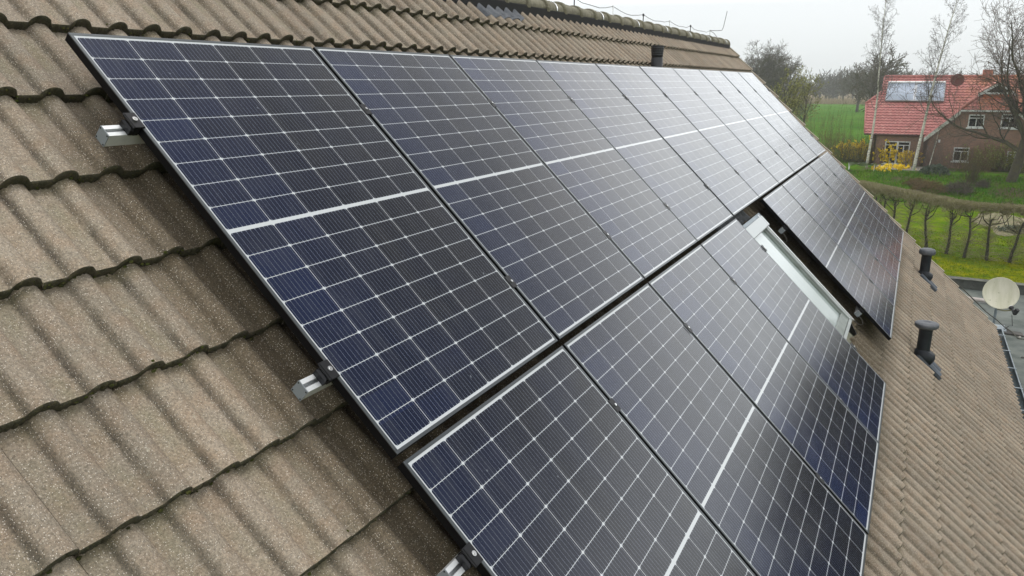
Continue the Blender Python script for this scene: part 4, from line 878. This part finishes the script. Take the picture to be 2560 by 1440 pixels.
# yellow-green young tree and willow shoots left of the field
YT = dict(OAK); YT.update(lv=3, n=[11, 6, 5], seg=[6, 6, 5, 4], start=[.2, .15, .1], rmin=.014, len=[.75, .55, .5], leafn=7, leafs=.075, up=[0, .12, .1, .08])
q = at(2020, 206, 88); yt = tree('budding_tree', 'round tree with yellow green buds at the left of the field', 'tree', T(q.x, q.y, GZ), YT, 5.0, .14, 61, M_BARK, M_TWIGG, leafm=M_YGL)
q = at(1962, 206, 74); YS = dict(YT); c_ = tree('budding_tree', 'narrow budding shrub close behind the panels at the verge', 'tree', T(q.x, q.y, GZ), dict(YT, n=[10, 7, 4], ang=[26, 30, 34], len=[.6, .5, .5], leafn=6), 5.2, .10, 62, M_BARK, M_TWIGG, leafm=M_YGL)
def shoots(name, label, cat, px, py, z, W, n, H, mt_, seed, spread=.28, leafm=None, lv2=5, r=.010, leafn=14, leafs=.05, group=None):
    R = random.Random(seed); t_ = MB(); lf = MB(); c = on_z(px, py, z); M = T(c.x, c.y, z)
    for i in range(n):
        b_ = Vector((R.gauss(0, W*.5), R.gauss(0, W), -.05)); d = Vector((R.gauss(0, spread), R.gauss(0, spread), 1)).normalized(); h = H*R.uniform(.5, 1.1); pts = [b_]; q_ = b_.copy()
        for k in range(5): d = (d+Vector((R.gauss(0, .07), R.gauss(0, .07), .02))).normalized(); q_ = q_+d*h/5; pts.append(q_.copy())
        t_.tube(pts, [r, r*.9, r*.8, r*.65, r*.5, r*.35], 3, cap=False)
        for k in range(lv2):
            j = R.randint(1, 4); a = pts[j].lerp(pts[j+1], R.random()); e_ = a+Vector((R.gauss(0, .16), R.gauss(0, .16), R.uniform(.05, .35)))*h*.5; t_.tube([a, (a+e_)/2+Vector((0, 0, -.02)), e_], [r*.5, r*.4, r*.3], 3, cap=False)
            if leafm:
                for _ in range(leafn//lv2+1):
                    cc = a.lerp(e_, R.random())+Vector((R.gauss(0, .04), R.gauss(0, .04), R.gauss(0, .04))); s_ = leafs*R.uniform(.6, 1.4); u_ = Vector((R.gauss(0, 1), R.gauss(0, 1), R.gauss(0, 1))).normalized(); v_ = u_.orthogonal().normalized(); lf.add([cc-u_*s_, cc+v_*s_*.8, cc+u_*s_, cc-v_*s_*.8], [(0, 1, 2, 3)])
    ro = root(name, label, cat, M, group); b_ = part('branches', t_, mt_, ro)
    if leafm: part('blossom' if leafm is M_FORS else 'leaves', lf, leafm, ro)
    return ro
M_SAND = vary('tan_twig', (.17, .12, .06), (.11, .085, .045), 4, .9, bump=0)
shoots('willow_bush', 'dense brown willow bush beside the verge below the field', 'bush', 2100, 402, GZ, 1.5, 260, 2.6, M_SAND, 71, .16)
shoots('willow_bush', 'yellowish willow bush left of the birch trunk', 'bush', 2135, 408, GZ, 1.3, 200, 2.3, M_TWIGG, 72, .2, leafm=M_YGL, leafn=5, leafs=.03)
shoots('willow_bush', 'tall thin willow shoots standing before the green field', 'bush', 2072, 372, GZ, 1.6, 55, 4.6, M_TWIGG, 73, .12, leafm=M_YGL, leafn=4, leafs=.04)
shoots('willow_bush', 'thin reddish shoots beside the verge in front of the field', 'bush', 2040, 350, GZ, 1.2, 45, 3.6, M_SAND, 74, .14)
for i, (x, y, W, n, H, l_, zz) in enumerate(((2128, 402, .55, 60, 1.9, 'yellow forsythia left of the first birch trunk', GZ), (2150, 404, .5, 44, 1.6, 'yellow forsythia around the foot of the first birch', GZ), (2190, 402, .16, 24, 2.7, 'slim forsythia with yellow blossom against the brick corner', GZ), (2219, 410, .60, 70, 1.9, 'large forsythia in front of the left half of the patio door', GZ), (2266, 414, .42, 34, 1.2, 'low forsythia right of the patio door by the second birch', GZ), (2215, 430, .55, 14, .55, 'small forsythia sprays on the top of the bank', GZ), (2252, 424, .5, 18, .5, 'flat forsythia sprays below the patio door', GZ))):
    shoots('forsythia_bush', l_, 'bush', x, y, zz, W, n, H, M_SAND, 80+i, .30, leafm=M_FORS, leafn=40, leafs=.070, lv2=4, group='yellow forsythia bushes')
shoots('shrub', 'dark bare shrub in front of the wall right of the second birch', 'bush', 2300, 420, GZ, .7, 120, 2.5, M_TWIG, 90, .38)
shoots('shrub', 'bare shrub in front of the gable wall below the slanted bargeboard', 'bush', 2345, 428, GZ, .9, 90, 2.8, M_TWIG, 91, .3)
shoots('shrub', 'yellow green shrub against the wall between the lower windows', 'bush', 2485, 428, GZ, .9, 150, 2.3, M_TWIGG, 92, .3, leafm=M_YGL, leafn=20, leafs=.045)
shoots('shrub', 'olive twiggy shrub before the lower wing window', 'bush', 2425, 430, GZ, .9, 110, 2.2, M_SAND, 93, .3)
shoots('shrub', 'green shrub at the wall beyond the leaning trunk', 'bush', 2552, 432, GZ, .8, 90, 1.5, M_TWIGG, 94, .35, leafm=M_YGL, leafn=10, leafs=.04)
# pollard willow on the bank
pw = on_z(2424, 482, .15); bm = MB(); R = random.Random(5)
for i in range(9): a = i*.7; bm.tube([(.18*math.cos(a), .26*math.sin(a), -.1), (.14*math.cos(a), .22*math.sin(a), .35), (.16*math.cos(a+.2), .26*math.sin(a+.2), .75)], [.13, .11, .06], 6)
po = root('pollard_willow', 'split willow stump with tan bark and upright shoots on the bank', 'tree', T(pw.x, pw.y, .1)); part('stump', bm, vary('tan_bark', (.21, .13, .07), (.13, .085, .05), 6, .9), po, smooth=True)
bm = MB()
for i in range(110): a = R.uniform(0, 6.28); r0 = R.uniform(0, .28); p0 = Vector((r0*math.cos(a), r0*math.sin(a), R.uniform(.3, .7))); e_ = p0+Vector((R.gauss(0, .35), R.gauss(0, .45), R.uniform(1.0, 2.2))); bm.tube([p0, (p0+e_)/2+Vector((R.gauss(0, .05), R.gauss(0, .05), .1)), e_], [.013, .010, .005], 3, cap=False)
part('shoots', bm, M_TWIGG, po)
# evergreen clump, brush heaps, stump
def leafclump(name, label, cat, px, py, z, rx, ry, rz_, n, s_, m_, seed, flat=False):
    c = on_z(px, py, z); R = random.Random(seed); bm = MB()
    for i in range(n):
        v = Vector((R.gauss(0, 1), R.gauss(0, 1), R.gauss(0, 1))).normalized()*R.uniform(.5, 1)**.5; v = Vector((v.x*rx, v.y*ry, abs(v.z)*rz_*(1+.25*mnoise.noise(v*2)))); a = Vector((R.gauss(0, 1), R.gauss(0, 1), R.gauss(0, .6))).normalized(); b_ = a.orthogonal().normalized(); q_ = s_*R.uniform(.5, 1.4)
        if flat: bm.tube([v-a*q_*3, v+a*q_*3], [.012, .006], 3, cap=False)
        else: bm.add([v-a*q_, v+b_*q_*.5, v+a*q_, v-b_*q_*.5], [(0, 1, 2, 3)])
    return single(name, bm, m_, label, cat, T(c.x, c.y, z))
leafclump('evergreen_shrub', 'dark low evergreen shrub at the foot of the brick wall', 'bush', 2335, 436, GZ, .8, 1.05, .75, 1500, .075, M_EVER, 101)
leafclump('ivy_mound', 'green creeping shrub in the lawn beside the sandy patch', 'bush', 2552, 580, 0, .9, 1.2, .35, 800, .06, M_EVER, 102)
for i, (x, y, rx, ry, l_) in enumerate(((2322, 478, .9, 1.1, 'heap of brown twigs on the bank left of the willow stump'), (2395, 480, .9, .9, 'heap of dark twigs on the bank just left of the pollard willow'), (2290, 470, .6, .9, 'brown dead growth at the left of the bank'), (2452, 478, .5, .6, 'dark twigs at the right foot of the pollard willow'))):
    leafclump('brush_heap', l_, 'brushwood', x, y, .35, rx, ry, .7, 520, .09, (M_SAND, M_OLDTWIG)[i % 2], 110+i, True)
# white garden sheet
a0 = on_z(2122, 425, GZ); g = np.zeros((9, 14, 3))
for i in range(9):
    for j in range(14): g[i, j] = (i*.12, -j*.155, .42+.25*(1-i/8)+.06*math.sin(j*1.1+i*.5)+.02*math.sin(j*3.1))
g2 = g.copy(); g2[..., 2] -= .015
sh = MB().grid(g).grid(g2[:, ::-1])
ws = root('white_cover', 'white sheet cover lying over a low frame beside the forsythia', 'cover', T(a0.x-.5, a0.y+.1, GZ-.05)); part('sheet', sh, M_WHITE, ws, smooth=True)
part('support', MB().tube([(.1, -.1, -.1), (.1, -.1, .6)], .03, 6).tube([(.9, -1.9, -.1), (.9, -1.9, .4)], .03, 6).tube([(.1, -1.9, -.1), (.1, -1.9, .6)], .03, 6).tube([(.9, -.1, -.1), (.9, -.1, .4)], .03, 6), M_WHITE, ws)
# pale paving strip in front of the patio
q0, q1 = on_z(2190, 420, GZ), on_z(2330, 424, GZ)
single('path', MB().box(q0.x-1.2, q0.x+2.0, q1.y, q0.y, GZ-.2, GZ+.075), vary('pale_paving', (.27, .24, .20), (.19, .17, .14), 3, .9), None, None, kind='structure')

# pleached hornbeam row in the garden: one model per tree from the same recipe
def hedge_tree(M, seed, label, wdt=1.25, fork=False):
    R = random.Random(seed); tr, cr = MB(), MB(); z1 = 1.75
    pts = [Vector((0, 0, -.1))]; q_ = pts[0].copy(); d = Vector((0, R.gauss(0, .05), 1))
    for k in range(7): d = (d+Vector((R.gauss(0, .05), R.gauss(0, .07), .1))).normalized(); q_ = q_+d*.28; pts.append(q_.copy())
    tr.tube(pts, [.085, .068, .060, .055, .050, .046, .042, .036], 8)
    tips = []
    for k in range(6):
        j = R.choice([5, 6, 7]); s_ = pts[min(j, 7)]; e_ = Vector((R.gauss(0, .15), (k-2.5)*.22+R.gauss(0, .1), R.uniform(2.0, 2.35))); m_ = (s_+e_)/2+Vector((0, (e_.y-s_.y)*.22, -.10)); tr.tube([s_, m_, e_], [.028, .020, .012], 5, cap=False); tips += [m_, e_]
    hw = wdt/2+.10
    for i in range(int(620*wdt)):      # clipped top slab of twigs
        y0 = R.uniform(-hw, hw); x0 = R.uniform(-.40, .40); zb_ = 2.06+.14*math.sin(y0*5+seed)+R.gauss(0, .06)
        z0 = R.uniform(zb_, 2.42); a = Vector((x0, y0, z0)); L = R.uniform(.10, .34); d = Vector((R.gauss(0, .5), R.gauss(0, .7), R.uniform(.1, 1.0))).normalized(); e_ = a+d*L
        e_.x = max(-.46, min(.46, e_.x)); e_.z = min(2.50+.03*R.random(), e_.z)
        cr.tube([a, (a+e_)/2+Vector((R.gauss(0, .02), R.gauss(0, .02), R.gauss(0, .02))), e_], [.0105, .009, .006], 3, cap=False)
    for i in range(int(420*wdt)):
        x0 = R.uniform(-.44, .44); y0 = R.uniform(-hw, hw); cr.tube([(x0, y0, R.uniform(2.2, 2.42)), (x0+R.gauss(0, .05), y0+R.gauss(0, .06), 2.50+R.gauss(0, .022))], [.009, .006], 3, cap=False)
    for i in range(280):      # thin side twigs on the trunk
        j = R.randint(1, 7); s_ = pts[j-1].lerp(pts[j], R.random()); a = R.uniform(0, 6.28); L = R.uniform(.2, .75); d = Vector((math.cos(a)*.6, math.sin(a), R.uniform(-.1, .8))).normalized(); e_ = s_+d*L; cr.tube([s_, (s_+e_)/2+Vector((0, 0, .03)), e_], [.007, .006, .004], 3, cap=False)
    ro = root('hedge_tree', label, 'hedge tree', M, 'clipped hornbeams in a row'); part('trunk', tr, M_HTRUNK, ro, smooth=True); part('crown', cr, M_HEDGE, ro)
    return ro
pos = [Vector((x, y, 0)) for x, y in ((37.3, -8.6), (37.2, -7.7), (37.1, -6.82), (37.1, -5.96), (37.25, -5.10), (37.8, -4.40), (38.85, -3.60), (39.95, -2.70), (40.75, -2.02), (41.2, -1.55), (42.0, -1.0), (42.9, -.35))]
labs = ['outermost clipped hedge tree beyond the right edge of the flat roof', 'clipped hedge tree at the right edge beside the sandy patch', 'clipped hedge tree nearest the right edge inside the photo, above the dish', 'clipped hedge tree left of the sandy patch with a bent fork', 'third clipped hedge tree from the right with a straight trunk', 'clipped hedge tree with the thickest trunk, standing in the middle of the row', 'slender clipped hedge tree just right of the far vent cap', 'clipped hedge tree whose foot is cut off by the verge', 'clipped hedge tree half hidden by the verge', 'clipped hedge tree close to the verge, only its crown showing', 'leftmost clipped hedge tree, a dense crown against the verge']
labs[0] = 'clipped hedge tree standing outside the photo at the right end of the row'; labs.append('clipped hedge tree at the very start of the row, hidden behind the verge')
for i, q_ in enumerate(pos):
    nb = pos[i+1] if i+1 < len(pos) else pos[i-1]; dirv = (pos[min(i+1, len(pos)-1)]-pos[max(i-1, 0)]); rz = math.atan2(dirv.y, dirv.x)-math.pi/2; sp = (nb-q_).length
    hedge_tree(T(q_.x, q_.y, 0, rz), 200+i, labs[i], wdt=min(max(sp, .9), 1.6))

# ------------------------------------------------------------------ grass tufts, field edge, far woods
R = random.Random(17); bm = MB()
for i in range(9000):
    x = R.uniform(55.5, 63.5); y = R.uniform(-11.5, 2.5); z = terrain_z(x, y)-.02; h = R.uniform(.08, .26)*(1.5 if R.random() < .1 else 1); a = R.uniform(0, 6.28); w_ = .035
    bm.add([(x-w_*math.cos(a), y-w_*math.sin(a), z), (x+w_*math.cos(a), y+w_*math.sin(a), z), (x+R.gauss(0, .08), y+R.gauss(0, .08), z+h)], [(0, 1, 2)])
single('tall_grass', bm, vary('bank_grass', (.045, .150, .008), (.110, .190, .015), .9, .8, bump=0, c3=(.15, .12, .06)), 'rough green grass growing on the bank behind the hedge row', 'grass', kind='stuff')
bm = MB()
for i in range(16000):
    x = R.uniform(23, 44); y = -9.5+R.random()*9.5*(1 if x < 38 else .9); h = R.uniform(.03, .09); a = R.uniform(0, 6.28); w_ = .018
    bm.add([(x-w_*math.cos(a), y-w_*math.sin(a), 0), (x+w_*math.cos(a), y+w_*math.sin(a), 0), (x+R.gauss(0, .04), y+R.gauss(0, .04), h)], [(0, 1, 2)])
single('lawn_grass', bm, vary('lawn_blades', (.115, .18, .006), (.22, .23, .008), .8, .8, bump=0, c3=(.06, .10, .016)), 'mossy yellow green lawn grass in front of the hedge row', 'grass', kind='stuff')
bm = MB()
for i in range(9000):
    x = R.uniform(262, 285); y = R.uniform(5, 60); h = R.uniform(.6, 1.9); a = R.uniform(0, 3.14); w_ = .09
    bm.add([(x-w_*math.cos(a), y-w_*math.sin(a), GZ-.1), (x+w_*math.cos(a), y+w_*math.sin(a), GZ-.1), (x+R.gauss(0, .3), y+R.gauss(0, .3), GZ+h)], [(0, 1, 2)])
single('reed_bed', bm, vary('dry_reed', (.34, .27, .17), (.24, .19, .12), .5, .9, bump=0), 'strip of pale dry reeds along the far side of the green field', 'reeds', kind='stuff')
bm = MB()
for i in range(760):
    x = R.uniform(300, 460); t_ = R.random(); y = -150+335*t_; hgt = R.uniform(7, 13.5)+2*math.sin(y*.09); wd = R.uniform(2.5, 5); 
    bm.tube([(x, y, 0), (x+R.gauss(0, .4), y+R.gauss(0, .4), hgt*.6)], [.22, .1], 3, cap=False)
    for k in range(46):
        z0 = hgt*R.uniform(.22, .7); b_ = Vector((x, y, z0)); a = R.uniform(0, 6.28); rr_ = wd*R.uniform(.2, 1)*math.sqrt(max(.05, 1-((z0/hgt-.5)*1.2)**2)); e_ = Vector((x+rr_*math.cos(a), y+rr_*math.sin(a), min(hgt, z0+R.uniform(.1, .45)*hgt*.7))); n_ = Vector((R.gauss(0, 1), R.gauss(0, 1), .2)).normalized()*.16
        bm.add([b_-n_*.5, b_+n_*.5, e_+n_*.8+Vector((0, 0, .2)), e_-n_], [(0, 1, 2, 3)])
single('far_woods', bm, vary('woods_twigs', (.095, .085, .075), (.065, .060, .052), .06, .95, bump=0), 'distant hazy belt of bare woodland along the horizon', 'woods', kind='stuff')

# ------------------------------------------------------------------ haze
hz = MB().box(-90, 520, -200, 200, -1.3, 19)
mh = bpy.data.materials.new('haze_air'); mh.use_nodes = True; th = mh.node_tree; th.nodes.clear()
pv = N(th, 'ShaderNodeVolumePrincipled', ins={'Color': (.95, .98, 1.0, 1), 'Density': .0006, 'Anisotropy': 0.2}); N(th, 'ShaderNodeOutputMaterial', ins={'Volume': pv.outputs[0]})
single('haze', hz, mh, 'thin pale haze in the air over the fields', 'haze', kind='stuff')
